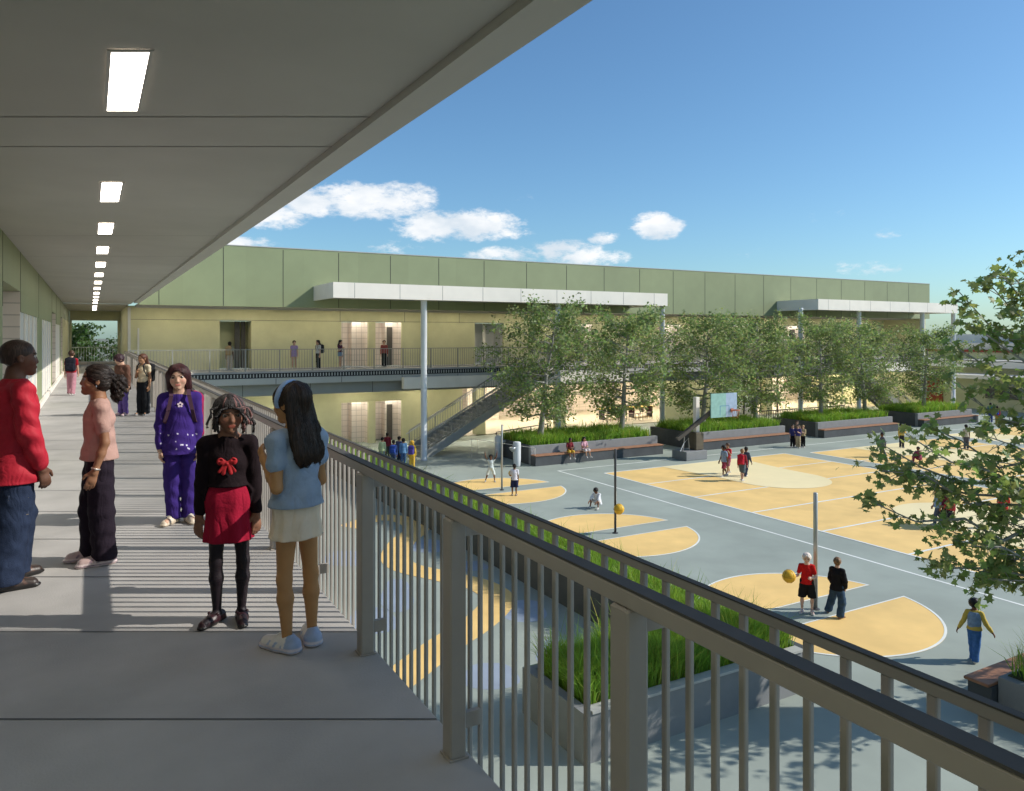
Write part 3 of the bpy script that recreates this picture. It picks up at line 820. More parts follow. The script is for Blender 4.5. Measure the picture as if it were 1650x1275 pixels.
# railing at the end of the walkway
er=thing('railing','white-green railing across the opening at the end of the walkway','railing',(0,48.6,0))
em=MB().box(-.92,1.35,-.02,.02,.98,1.02).box(-.92,1.35,-.015,.015,.17,.2)
em.build('frame',M['white_panel'],er)
em=MB(); x=-.85
while x<1.33: em.box(x-.01,x+.01,-.01,.01,.2,.98); x+=.13
em.build('bar_panel',M['white_panel'],er)
# staircases
def staircase(label,x0,x1,y0,y1,z0,z1,group='outdoor staircases'):
    """rises from x0 (z0) to x1 (z1)"""
    t=thing('staircase',label,'staircase',(x0,(y0+y1)/2,z0),0,group)
    n=24; dx=(x1-x0)/n; dz=(z1-z0)/n; s=1 if x1>x0 else -1
    tr=MB()
    for i in range(n):
        a,b=x0+dx*i,x0+dx*(i+1); zz=z0+dz*(i+1)
        tr.box(min(a,b)-.02,max(a,b),y0+.06,y1-.06,zz-.05,zz-.001)
        tr.box(min(a,b) if s>0 else max(a,b)-.02,(min(a,b)+.02) if s>0 else max(a,b),y0+.062,y1-.062,zz-dz,zz-.051)
    W(tr,'treads',M['beam_dark'],t)
    for y in (y0,y1):
        st=MB()
        st.v+=[(x0,y-.03,z0),(x0+.35*s,y-.03,z0),(x1,y-.03,z1-.32),(x1,y-.03,z1+.02),(x0,y-.03,z0+.3),
               (x0,y+.03,z0),(x0+.35*s,y+.03,z0),(x1,y+.03,z1-.32),(x1,y+.03,z1+.02),(x0,y+.03,z0+.3)]
        st.f+=[(0,1,2,3,4),(9,8,7,6,5)]+[(i,i+5,(i+1)%5+5,(i+1)%5) for i in range(5)]
        W(st,'stringer',M['far_rail'],t)
        gr=MB(); L_=math.hypot(x1-x0,z1-z0)
        gr.bar((x0,y,z0+1.05),(x1,y,z1+1.0),.05); gr.bar((x0,y,z0+.42),(x1,y,z1+.14),.03)
        k=0; m=int(abs(x1-x0)/.14)
        for k in range(m+1):
            u=k/m; xx=x0+(x1-x0)*u; gr.bar((xx,y,z0+.3+(z1-z0-.3)*u),(xx,y,z0+1.04+(z1-z0-.04)*u),.05 if k%10==0 else .018)
        W(gr,'guard_rail',M['far_rail'],t)
        hr=MB().bar((x0-.2*s,y+(.09 if y==y0 else -.09),z0+.9),(x1,y+(.09 if y==y0 else -.09),z1+.85),.04)
        W(hr,'handrail',M['steel'],t)
    return t
staircase('grey metal staircase with barred sides rising right beside the first white column',13.9,21.2,33.4,35.4,GZ,-.1)
staircase('grey metal staircase descending right behind the far end of the planter row',51.6,45.2,33.4,35.2,GZ,-.1)
# low black fence behind the first planter
f=thing('fence','low thin dark fence behind the drinking fountains, near the foot of the stairs','fence',(18,33.9,GZ))
fm=MB(); fm.bar((17.6,33.1,GZ+1.0),(20.6,33.1,GZ+1.25),.04)
W(fm,'top_rail',M['dark_steel'],f)
for x,z in ((17.6,1.0),(18.6,1.08),(19.6,1.17),(20.6,1.25)): W(MB().box(x-.02,x+.02,33.08,33.12,GZ,GZ+z-.022),'post',M['dark_steel'],f)
f=thing('fence','low dark railing at the hall entrance under the second canopy','fence',(42,33.9,GZ))
fm=MB().box(36.5,45,33.88,33.93,GZ+1.0,GZ+1.05); x=36.5
W(fm,'top_rail',M['dark_steel'],f)
bm_=MB()
while x<45: bm_.box(x-.012,x+.012,33.893,33.917,GZ,GZ+1.0); x+=.16
W(bm_,'bar_panel',M['dark_steel'],f)
# tetherball poles
lab=['tall grey tetherball pole between the boy in red and the boy in black','dark tetherball pole with a yellow ball hanging at knee height','thin tetherball pole between the two boys playing at the far circle']
for i,(cx,cy) in enumerate(POLES[:3]):
    t=thing('tetherball_pole',lab[i],'pole',(cx,cy,GZ),0,'tetherball poles')
    rr=.045 if i==0 else .035
    MB().lathe((0,0,0),[(rr,0.006),(rr,2.46),(rr*.8,2.47)],14).build('pole',M['steel'] if i!=1 else M['dark_steel'],t,True)
    MB().lathe((0,0,0),[(.09,.001),(.09,.012),(.05,.03)],16).build('base_plate',M['dark_steel'],t)
    MB().tube([(0,0,2.455),(.03,0,2.46),(.05,0,2.44),(.05,0,2.40)],.008,6).build('hook',M['dark_steel'],t)
M['ball']=mat('ball rubber',(.72,.42,.03),.5,var=.06,scale=12,bump=.2,bscale=60)
M['ball2']=mat('pale ball rubber',(.8,.5,.15),.5,var=.06,scale=12)
def ball(pos,rad,label):
    t=thing('ball',label,'ball',pos,0,'playground balls')
    ball_mesh(rad).build('shell',M['ball'],t,True)
    sm=MB()
    for ax in range(3):
        pts=[]
        for k in range(25):
            a=2*math.pi*k/24; c,s=math.cos(a)*rad*1.0,math.sin(a)*rad*1.0
            pts.append([(c,s,0),(c,0,s),(0,c,s)][ax])
        sm.tube(pts,rad*.03,4,False)
    sm.build('seam',mat('ball seam',(.35,.18,.02),.7),t)
    return t
cx,cy=POLES[1]
bz=EYE-(819-541)/1215*(cy*CT+cx*ST)
bt=ball((cx+.02,cy-.15,bz),.155,'yellow ball hanging on a cord against the dark tetherball pole')
tt=MB().tube([(0,.12,.155*0+.0+.14),(0,.15,2.40+GZ-bz)],.007,5).build('cord',M['line'],bt)
# basketball hoop stand
hx,hy=24.75,27.0
h=thing('basketball_hoop','basketball hoop stand with slanted dark arm and teal-blue backboard','hoop',(hx,hy,GZ))
MB().box(-.75,.55,-.55,.45,.002,.42,.02).build('ballast_base',M['planter_top'],h)
MB().box(-.02,.48,-.4,.1,.425,1.25,.03).build('post_pad',mat('brown pad',(.1,.085,.06),.6),h)
MB().box(.12,.34,-.26,-.04,1.252,2.9,.01).build('post',M['white_metal'],h)
arm=MB().bar((-.95,-.15,.98),(1.0,-.6,2.35),.2,.16); arm.build('arm',M['door_dark'],h)
wf=MB().tube([(-.62,-.2,.42),(-.55,-.2,1.15),(-.3,-.2,1.45)],.018,6).tube([(-.25,-.2,.42),(-.3,-.2,1.0),(-.62,-.2,.75)],.018,6).tube([(-.9,-.3,.43),(-.6,-.2,.75)],.018,6)
wf.build('brace',M['steel'],h)
m,nt_,p_=nodes('backboard glass'); p_.inputs['Base Color'].default_value=(.22,.5,.48,1); p_.inputs['Roughness'].default_value=.25
M['teal']=m
m2=mat('blue glass',(.33,.43,.58),.25); m3=mat('teal panel',(.26,.46,.43),.25); m4=mat('orange ring',(.45,.12,.05),.5)
bb=MB().box(.55,1.49,-.8,-.74,1.95,3.08); bo=bb.build('backboard',m3,h)
MB().box(1.491,2.2,-.8,-.74,1.95,3.08).build('backboard_side',m2,h)
tg=MB(); tg.box(1.1,1.13,-.806,-.801,2.05,2.5).box(1.67,1.7,-.806,-.801,2.05,2.5).box(1.13,1.67,-.806,-.801,2.47,2.5); tg.build('target_outline',mat('target line',(.1,.25,.4),.5),bo)
rg=MB(); pts=[(1.86+.2*math.cos(a),-1.03+.2*math.sin(a),2.28) for a in [k*math.pi/10 for k in range(21)]]
rg.tube(pts,.02,6,False).box(1.78,1.94,-.84,-.801,2.2,2.34); rg.build('rim',m4,h)
nm=MB()
for k in range(12):
    a=k*math.pi/6; b=a+.3
    nm.tube([(1.86+.2*math.cos(a),-1.03+.2*math.sin(a),2.27),(1.86+.12*math.cos(b),-1.03+.12*math.sin(b),1.9)],.007,4)
nm.build('net',mat('red net',(.4,.1,.06),.8),h)
# drinking fountains
for i,(px,py,hh) in enumerate([(803,738,1.05),(833,752,1.1)]):
    x,y=ground(px,py)
    t=thing('drinking_fountain',['pale cylindrical drinking fountain further back, behind the raised-arm boy','pale cylindrical drinking fountain in front of the dark planter end'][i],'drinking fountain',(x,y,GZ),0,'cylindrical fountains by the first planter')
    MB().lathe((0,0,0),[(.12,.004),(.15,.05),(.17,.35),(.175,hh-.1),(.17,hh-.02),(.15,hh)],20).build('pedestal',M['col_paint'],t,True)
    s=1 if i==0 else -1
    MB().lathe((.26*s,-.05,0),[(.03,hh-.42),(.14,hh-.3),(.16,hh-.22),(.13,hh-.215)],16).build('basin',M['steel'],t,True)
    MB().tube([(.12*s,0,hh-.3),(.3*s,-.05,hh-.3)],.04,8).build('arm',M['steel'],t)
    MB().tube([(.2*s,0,hh-.24),(.22*s,-.02,hh-.14),(.26*s,-.04,hh-.16)],.012,6).build('spout',M['steel'],t)
# portable goal frame
g=thing('goal_frame','thin white goal frame standing around the drinking fountains','goal',(16,30,GZ))
gp_=[ground(760,738),ground(862,751)]
gx0,gy0=gp_[0]; gx1,gy1=gp_[1]
W(MB().tube([(gx0,gy0,GZ),(gx0,gy0,GZ+.9)],.013,6).tube([(gx1,gy1,GZ),(gx1,gy1,GZ+.8)],.013,6),'upright',M['white_metal'],g)
W(MB().tube([(gx0,gy0,GZ+.9),(gx1,gy1,GZ+.8)],.012,6),'crossbar',M['white_metal'],g)
W(MB().tube([(gx0+.9,gy0+1.2,GZ+.01),(gx0+.9,gy0+1.2,GZ+.7),(gx0,gy0,GZ+.9)],.011,6).tube([(gx1+.1,gy1+1.0,GZ+.01),(gx1,gy1,GZ+.8)],.011,6),'stay',M['white_metal'],g)
# cafeteria tables and chairs in the open hall
chair0=None; tlabs=[]
M['maroon']=mat('dark maroon plastic',(.06,.02,.03),.5); M['ytop']=mat('yellow table laminate',(.65,.45,.1),.4)
def mk_chair():
    t=thing('cafeteria_chair','x','chair')
    MB().box(-.21,.21,-.21,.21,.43,.46,.01).build('seat',M['maroon'],t)
    MB().box(-.21,.21,.19,.22,.55,.9,.01).build('backrest',M['maroon'],t)
    for sx in(-1,1):
        for sy in (-1,1): MB().box(sx*.18-.012,sx*.18+.012,sy*.18-.012,sy*.18+.012,0,.43 if sy<0 else .6).build('leg',M['dark_steel'],t)
    return t
cpos=[(978,40.6),(990,40.9),(1003,40.4),(1016,40.8),(1030,40.5),(1045,40.9)]
cl_=['dark chair in the open hall, beside the yellow table','second dark chair from the left in the open hall','dark chair in the hall, seen between the tree trunks','dark chair right of the second tree trunk','dark chair in the hall left of the white column','rightmost dark chair in the hall near the white column']
for i,(px,y) in enumerate(cpos):
    t=mk_chair() if chair0 is None else copy_tree(chair0); chair0=chair0 or t
    t['label']=cl_[i]; t['group']='chairs in the open hall'; t.location=(on_y(px,y),y,GZ+.051); t.rotation_euler=(0,0,math.pi+(-1)**i*.3)
t=thing('cafeteria_table','yellow-topped table among the dark chairs in the open hall','table',(on_y(985,42),42,GZ+.051))
MB().box(-1.0,1.0,-.4,.4,.71,.75,.01).build('tabletop',M['ytop'],t)
for sx in (-1,1): MB().box(sx*.8-.03,sx*.8+.03,-.3,.3,0,.709).build('leg',M['dark_steel'],t)
t=thing('cafeteria_table','second yellow table in the hall, left of the white column','table',(on_y(1035,42),42.2,GZ+.051))
MB().box(-1.0,1.0,-.4,.4,.71,.75,.01).build('tabletop',M['ytop'],t)
for sx in (-1,1): MB().box(sx*.8-.03,sx*.8+.03,-.3,.3,0,.709).build('leg',M['dark_steel'],t)
# ================================================================ people (implicit surfaces turned into meshes)
def surface_nets(f,org,h):
    nx,ny,nz=f.shape; s=f<0
    c=[(0,0,0),(1,0,0),(0,1,0),(1,1,0),(0,0,1),(1,0,1),(0,1,1),(1,1,1)]
    cnt=np.zeros((nx-1,ny-1,nz-1),np.int8)
    for a,b,d in c: cnt+=s[a:nx-1+a,b:ny-1+b,d:nz-1+d]
    act=(cnt>0)&(cnt<8); I,J,K=np.nonzero(act)
    idx=-np.ones(act.shape,np.int32); idx[I,J,K]=np.arange(len(I))
    acc=np.zeros((len(I),3)); n=np.zeros(len(I))
    edges=[(0,1),(2,3),(4,5),(6,7),(0,2),(1,3),(4,6),(5,7),(0,4),(1,5),(2,6),(3,7)]
    vals=[f[I+a,J+b,K+d] for a,b,d in c]
    for p,q in edges:
        A,B=vals[p],vals[q]; m=(A<0)!=(B<0); t=np.where(m,A/(A-B+1e-12),0)
        cp=np.array(c[p]); cq=np.array(c[q])
        P=cp+(cq-cp)*t[:,None]; acc+=P*m[:,None]; n+=m
    V=(acc/n[:,None]+np.stack([I,J,K],1))*h+org
    F=[]
    for ax in range(3):
        sl0=[slice(1,-1)]*3; sl0[ax]=slice(0,-1); sl1=[slice(1,-1)]*3; sl1[ax]=slice(1,None)
        a=s[tuple(sl0)]; b=s[tuple(sl1)]; m=a!=b
        i,j,k=np.nonzero(m); g=[i,j,k]
        for q in range(3):
            if q!=ax: g[q]=g[q]+1
        fl=a[i,j,k]
        u,v=[(1,2),(2,0),(0,1)][ax]
        def at(du,dv):
            gg=[g[0].copy(),g[1].copy(),g[2].copy()]; gg[u]-=du; gg[v]-=dv
            return idx[gg[0],gg[1],gg[2]]
        q=np.stack([at(1,1),at(0,1),at(0,0),at(1,0)],1)
        q=np.where(fl[:,None],q,q[:,::-1]); F.append(q)
    F=np.concatenate(F); F=F[(F>=0).all(1)]
    return V,F
class SDF:
    def __init__(s,lo,hi,h):
        s.h=h; s.lo=np.array(lo,float)-2*h; n=np.ceil((np.array(hi,float)+2*h-s.lo)/h).astype(int)+1
        s.f=np.full(n,.5,np.float32); s.ax=[(s.lo[i]+h*np.arange(n[i])).astype(np.float32) for i in range(3)]
    def sub(s,lo,hi):
        a=[max(0,int((lo[i]-s.lo[i])/s.h)) for i in range(3)]; b=[min(s.f.shape[i],int((hi[i]-s.lo[i])/s.h)+2) for i in range(3)]
        if any(a[i]>=b[i] for i in range(3)): return None
        sl=tuple(slice(a[i],b[i]) for i in range(3))
        X,Y,Z=np.meshgrid(*[s.ax[i][sl[i]] for i in range(3)],indexing='ij',sparse=True)
        return sl,X,Y,Z
    def comb(s,sl,d,k,op):
        f=s.f[sl]
        if op=='u':
            if k<=0: r=np.minimum(f,d)
            else:
                h=np.clip(.5+.5*(f-d)/k,0,1); r=f*(1-h)+d*h-k*h*(1-h)
        elif op=='s':
            d=-d
            if k<=0: r=np.maximum(f,d)
            else:
                h=np.clip(.5-.5*(f-d)/k,0,1); r=f*(1-h)+d*h+k*h*(1-h)
        s.f[sl]=r
    def cone(s,a,b,r1,r2,k=.02,flat=None,op='u'):
        a=np.array(a,float); b=np.array(b,float); R=max(r1,r2)+k+2.5*s.h
        if flat is not None: R=R*max(1,1/1)
        q=s.sub(np.minimum(a,b)-R,np.maximum(a,b)+R)
        if q is None: return s
        sl,X,Y,Z=q; d=b-a; L=float(d@d)+1e-9
        px,py,pz=X-a[0],Y-a[1],Z-a[2]
        t=np.clip((px*d[0]+py*d[1]+pz*d[2])/L,0,1)
        ex,ey,ez=px-t*d[0],py-t*d[1],pz-t*d[2]
        if flat is not None:
            n=np.array(flat[:3]); n=n/np.linalg.norm(n); m=(ex*n[0]+ey*n[1]+ez*n[2])*(1/flat[3]-1)
            ex,ey,ez=ex+m*n[0],ey+m*n[1],ez+m*n[2]
        dist=np.sqrt(ex*ex+ey*ey+ez*ez)-(r1+(r2-r1)*t)
        if flat is not None: dist=dist*(.5+.5*flat[3])
        s.comb(sl,dist,k,op); return s
    def ell(s,c,r,k=.02,rot=None,op='u'):
        c=np.array(c,float); r=np.array(r,float); R=r.max()+k+2.5*s.h
        q=s.sub(c-R,c+R)
        if q is None: return s
        sl,X,Y,Z=q; p=[X-c[0],Y-c[1],Z-c[2]]
        if rot is not None:
            Rm=np.array(rot).T; p=[Rm[i][0]*p[0]+Rm[i][1]*p[1]+Rm[i][2]*p[2] for i in range(3)]
        k0=np.sqrt((p[0]/r[0])**2+(p[1]/r[1])**2+(p[2]/r[2])**2); k1=np.sqrt((p[0]/r[0]**2)**2+(p[1]/r[1]**2)**2+(p[2]/r[2]**2)**2)+1e-6
        s.comb(sl,k0*(k0-1)/k1,k,op); return s
    def box(s,c,hs,rad=.01,k=.01,rot=None,op='u'):
        c=np.array(c,float); hs=np.array(hs,float); R=np.linalg.norm(hs)+k+2.5*s.h
        q=s.sub(c-R,c+R)
        if q is None: return s
        sl,X,Y,Z=q; p=[X-c[0],Y-c[1],Z-c[2]]
        if rot is not None:
            Rm=np.array(rot).T; p=[Rm[i][0]*p[0]+Rm[i][1]*p[1]+Rm[i][2]*p[2] for i in range(3)]
        g=[np.abs(p[i])-(hs[i]-rad) for i in range(3)]
        o=np.sqrt(np.maximum(g[0],0)**2+np.maximum(g[1],0)**2+np.maximum(g[2],0)**2)+np.minimum(np.maximum(g[0],np.maximum(g[1],g[2])),0)-rad
        s.comb(sl,o,k,op); return s
    def clip(s,n,d,soft=0):
        """keep points with p.n < d"""
        X,Y,Z=np.meshgrid(*s.ax,indexing='ij',sparse=True)
        s.f=np.maximum(s.f,(X*n[0]+Y*n[1]+Z*n[2]-d).astype(np.float32)); return s
    def wrinkle(s,amp,fr=(30,30,14),seed=0,amp2=0):
        X,Y,Z=np.meshgrid(*s.ax,indexing='ij',sparse=True); r=np.random.default_rng(seed)
        p=r.random(8)*6
        w=np.sin(X*fr[0]+p[0]+1.7*np.sin(Z*fr[2]*.8+p[1])+Y*fr[1]*.5)*np.sin(Z*fr[2]+p[2]+1.5*np.sin(X*fr[0]*.6+p[3]))+.6*np.sin(Z*fr[2]*2.3+X*fr[0]*.9+p[4]+1.4*np.sin(Y*fr[1]+p[5]))
        s.f=s.f+(amp*w).astype(np.float32); return s
    def mesh(s):
        return surface_nets(s.f,s.lo,s.h)
def rotm(yaw=0,pitch=0,roll=0):
    """yaw about z (+ turns towards the figure's left), pitch + looks down, roll + tilts towards +x"""
    y,p,r=[math.radians(a) for a in (yaw,pitch,roll)]
    Rz=np.array([[math.cos(y),-math.sin(y),0],[math.sin(y),math.cos(y),0],[0,0,1]])
    Rx=np.array([[1,0,0],[0,math.cos(p),-math.sin(p)],[0,math.sin(p),math.cos(p)]])
    Ry=np.array([[math.cos(r),0,math.sin(r)],[0,1,0],[-math.sin(r),0,math.cos(r)]])
    return Rz@Ry@Rx
def unit(v): v=np.array(v,float); return v/np.linalg.norm(v)
M['skin']=mat('skin',(1,1,1),.55,var=.06,scale=14,bump=.12,bscale=220,spec=.35,sss=.06,attr='tone')
M['cloth']=mat('cloth',(1,1,1),.9,var=.09,scale=11,bump=.25,bscale=70,spec=.15,attr='tone',fold=.42)
M['denim']=mat('denim cloth',(1,1,1),.92,var=.22,scale=16,bump=.35,bscale=160,spec=.1,attr='tone',fold=.45)
M['satin']=mat('satin cloth',(1,1,1),.68,var=.06,scale=9,bump=.15,bscale=60,spec=.3,attr='tone',fold=.45)
M['leather']=mat('shoe leather',(1,1,1),.4,var=.1,scale=25,bump=.15,bscale=120,spec=.5,attr='tone')
M['eye']=mat('eye surface',(1,1,1),.15,var=0,spec=.6,attr='tone')
def hair_mat():
    m,nt,p=nodes('hair'); N=nt.nodes.new; L=nt.links.new
    tc=N('ShaderNodeTexCoord'); mp=N('ShaderNodeMapping'); mp.inputs['Scale'].default_value=(150,150,9); L(tc.outputs['Object'],mp.inputs[0])
    no=N('ShaderNodeTexNoise'); no.inputs['Scale'].default_value=1; no.inputs['Detail'].default_value=3; L(mp.outputs[0],no.inputs['Vector'])
    a=N('ShaderNodeAttribute'); a.attribute_name='tone'
    mr=N('ShaderNodeMapRange'); mr.inputs['From Min'].default_value=.3; mr.inputs['From Max'].default_value=.7; mr.inputs['To Min'].default_value=.45; mr.inputs['To Max'].default_value=1.7; L(no.outputs['Fac'],mr.inputs['Value'])
    vm=N('ShaderNodeVectorMath'); vm.operation='SCALE'; L(a.outputs['Color'],vm.inputs[0]); L(mr.outputs[0],vm.inputs['Scale']); L(vm.outputs[0],p.inputs['Base Color'])
    b=N('ShaderNodeBump'); b.inputs['Strength'].default_value=.6; b.inputs['Distance'].default_value=.004; L(no.outputs['Fac'],b.inputs['Height']); L(b.outputs[0],p.inputs['Normal'])
    p.inputs['Roughness'].default_value=.5; p.inputs['Specular IOR Level'].default_value=.28
    return m
M['hair']=hair_mat()
M['strand']=mat('hair strand',(1,1,1),.45,var=.2,scale=30,spec=.35,attr='tone')
SK={'dark':(.075,.032,.018),'brown':(.17,.075,.038),'mid':(.27,.13,.07),'tan':(.40,.21,.12),'light':(.55,.33,.23),'pale':(.65,.42,.32)}

def skeleton(H,P):
    J={}; w=P.get('width',1.0)
    ln=np.array(P.get('lean',(0,0)),float)   # forward lean offset of the chest (x,y) as a fraction of height
    J['pel']=np.array([0,0,.53*H])
    def tor(z): 
        t=(z-.53)/.275; return np.array([ln[0]*H*t,ln[1]*H*t,z*H])
    J['waist']=tor(.615); J['chest']=tor(.715); J['neck']=tor(.80); J['sh']=tor(.79)
    ty=math.radians(P.get('twist',0)); cx,sx=math.cos(ty),math.sin(ty)
    for n,s in (('L',1),('R',-1)):
        J['sh'+n]=tor(.775)+np.array([s*.092*H*w*cx,s*.092*H*w*sx,0])
        up,fo=P.get('arm'+n,((s*.12,.02,-1),(s*.06,-.10,-1)))
        J['el'+n]=J['sh'+n]+unit(up)*.17*H; J['wr'+n]=J['el'+n]+unit(fo)*.14*H
        J['fo'+n]=unit(fo)
        J['hip'+n]=np.array([s*.044*H*w,0,.505*H])
        th,sh=P.get('leg'+n,((s*.03,-.02,-1),(s*.01,.03,-1)))
        J['kn'+n]=J['hip'+n]+unit(th)*.245*H; J['an'+n]=J['kn'+n]+unit(sh)*.222*H
        a=math.radians(P.get('foot'+n,s*12)); J['fd'+n]=np.array([math.sin(a),-math.cos(a),P.get('fz'+n,0)])
    dz=.042*H-min(J['anL'][2],J['anR'][2])
    if 'seat' in P: dz=P['seat']-(.505*H-.05*H)
    for k in J:
        if not k.startswith('f'): J[k]=J[k]+[0,0,dz]
    hd=P.get('hd',.152)*H
    R=rotm(*P.get('head',(0,0,0))); J['R']=R; J['hd']=hd
    J['hb']=J['neck']+np.array([0,-.005*H,.035*H])
    J['hc']=J['hb']+R@np.array([0,-.10*hd,.47*hd])
    return J
def HP(J,p): return J['hc']+J['R']@(np.array(p,float)*J['hd'])
def bounds(J,H,pad=.12):
    P=np.array([v for k,v in J.items() if isinstance(v,np.ndarray) and v.shape==(3,) and not k.startswith('f')]+[HP(J,(0,0,.6)),HP(J,(0,-.6,0)),HP(J,(0,.6,0))]+[J['wr'+n]+J['fo'+n]*.11*H for n in 'LR'])
    return P.min(0)-pad,P.max(0)+pad
def put(V,F,name,m,parent,col,paint=None,smooth=True):
    c=np.tile(np.array(col,float),(len(V),1))
    if paint is not None: c=paint(V,c)
    return np_mesh(name,V,F,m,parent,smooth,c)
def hand_sdf(S,J,n,H,curl=.35,k=.004,near=True,pn=None):
    s=1 if n=='L' else -1
    w=J['wr'+n]; d=J['fo'+n]; hl=.108*H
    pn=unit(pn) if pn is not None else unit(np.array([-s,0,0])-d*np.dot([-s,0,0],d)*1.0+1e-6)  # palm normal faces the body
    pn=unit(pn-d*np.dot(pn,d))
    ac=np.cross(d,pn)                                    # across the palm
    if np.dot(ac,[0,-1,0])<0: ac=-ac                       # thumb side to the front
    S.cone(w-d*.01,w+d*.12*hl,.15*hl,.16*hl,k*3)
    S.cone(w+d*.15*hl,w+d*.42*hl,.17*hl,.21*hl,k*2,(*pn,.5))
    fr=.058*hl if near else .075*hl
    for i,(o,L) in enumerate(((.155,.40),(.055,.47),(-.05,.44),(-.145,.34))):
        a=w+d*.48*hl+ac*o*hl; c=curl*(1+.15*i)
        d1=unit(d+pn*c*.6+ac*o*.25); d2=unit(d+pn*c*1.9); d3=unit(d+pn*c*3.2)
        b=a+d1*L*.45*hl; e=b+d2*L*.32*hl; g=e+d3*L*.23*hl
        S.cone(a,b,fr*1.1,fr,k); S.cone(b,e,fr,fr*.93,k*.5); S.cone(e,g,fr*.93,fr*.8,k*.5)
    a=w+d*.14*hl+ac*.14*hl; b=a+unit(d*.75+ac*.75+pn*.25)*.24*hl; e=b+unit(d+ac*.25+pn*.3)*.2*hl
    S.cone(a,b,fr*1.5,fr*1.15,k*2); S.cone(b,e,fr*1.15,fr*.85,k*.5)
def head_sdf(S,J,near=True):
    R=J['R']; hd=J['hd']; P=lambda *p: HP(J,p)
    S.ell(P(0,.05,.13),np.array([.365,.43,.37])*hd,.03*hd,R)
    S.ell(P(0,-.10,-.08),np.array([.305,.31,.36])*hd,.08*hd,R)
    S.cone(P(0,-.16,-.22),P(0,-.27,-.37),.20*hd,.125*hd,.08*hd)
    for s in (-1,1):
        S.ell(P(s*.17,-.26,-.10),np.array([.12,.11,.13])*hd,.06*hd,R)
        S.ell(P(s*.375,.03,-.03),np.array([.035,.075,.115])*hd,.02*hd,R)
        if near: S.ell(P(s*.395,.0,-.02),np.array([.02,.035,.06])*hd,.012*hd,R,'s')
    S.cone(P(0,-.385,.0),P(0,-.425,-.115),.030*hd,.047*hd,.05*hd)
    for s in (-1,1): S.ell(P(s*.048,-.405,-.125),np.array([.036,.036,.03])*hd,.02*hd,R)
    if near:
        for s in (-1,1):
            S.ell(P(s*.155,-.43,.045),np.array([.095,.07,.052])*hd,.05*hd,R,'s')
            S.cone(P(s*.07,-.385,.115),P(s*.24,-.33,.125),.02*hd,.018*hd,.04*hd)
        S.cone(P(-.085,-.385,-.235),P(.085,-.385,-.235),.024*hd,.024*hd,.02*hd); S.cone(P(-.07,-.38,-.275),P(.07,-.38,-.275),.03*hd,.03*hd,.02*hd)
        S.cone(P(-.09,-.425,-.255),P(.09,-.425,-.255),.006*hd,.006*hd,.012*hd,None,'s')
        S.ell(P(0,-.345,-.385),np.array([.075,.05,.05])*hd,.05*hd,R)
def body_mesh(J,H,h,near,P):
    lo,hi=bounds(J,H,.09); S=SDF(lo,hi,h); k=.03*H; w=P.get('width',1.0)
    f=(0,1,0,.68)
    S.cone(J['pel']-[.03*H*w,0,0],J['pel']+[.03*H*w,0,0],.055*H,.055*H,k,f)
    S.cone(J['pel']+[0,0,.02*H],J['waist'],.068*H*w,.06*H*w,k,f)
    S.cone(J['waist'],J['chest'],.06*H*w,.069*H*w,k,f)
    S.cone(J['chest'],J['sh']-[0,0,.03*H],.069*H*w,.05*H*w,k,f)
    S.cone(J['neck']-[0,0,.03*H],J['hb']+[0,0,.01*H],.037*H,.030*H,.03*H); S.cone(J['neck'],HP(J,(0,.05,-.2)),.031*H,.03*H,.02*H)
    for n in 'LR':
        S.cone(J['sh']*.45+J['sh'+n]*.55,J['sh'+n],.031*H,.029*H,.03*H)
        S.cone(J['sh'+n],J['el'+n],.028*H,.0205*H,.015*H); S.cone(J['el'+n],J['el'+n]*.6+J['wr'+n]*.4,.0205*H,.0205*H,.012*H); S.cone(J['el'+n]*.6+J['wr'+n]*.4,J['wr'+n],.0205*H,.0145*H,.012*H)
        S.cone(J['hip'+n],J['kn'+n],.044*H,.0265*H,.02*H); c=J['kn'+n]*.68+J['an'+n]*.32
        S.cone(J['kn'+n],c,.0265*H,.0285*H,.015*H); S.cone(c,J['an'+n],.0285*H,.017*H,.015*H)
        S.cone(J['an'+n]-[0,0,.01*H],J['an'+n]+J['fd'+n]*.09*H-[0,0,.022*H],.022*H,.018*H,.015*H)
        hand_sdf(S,J,n,H,P.get('curl'+n,.35),.004 if near else .006,near,P.get('palm'+n))
    head_sdf(S,J,near)
    return S
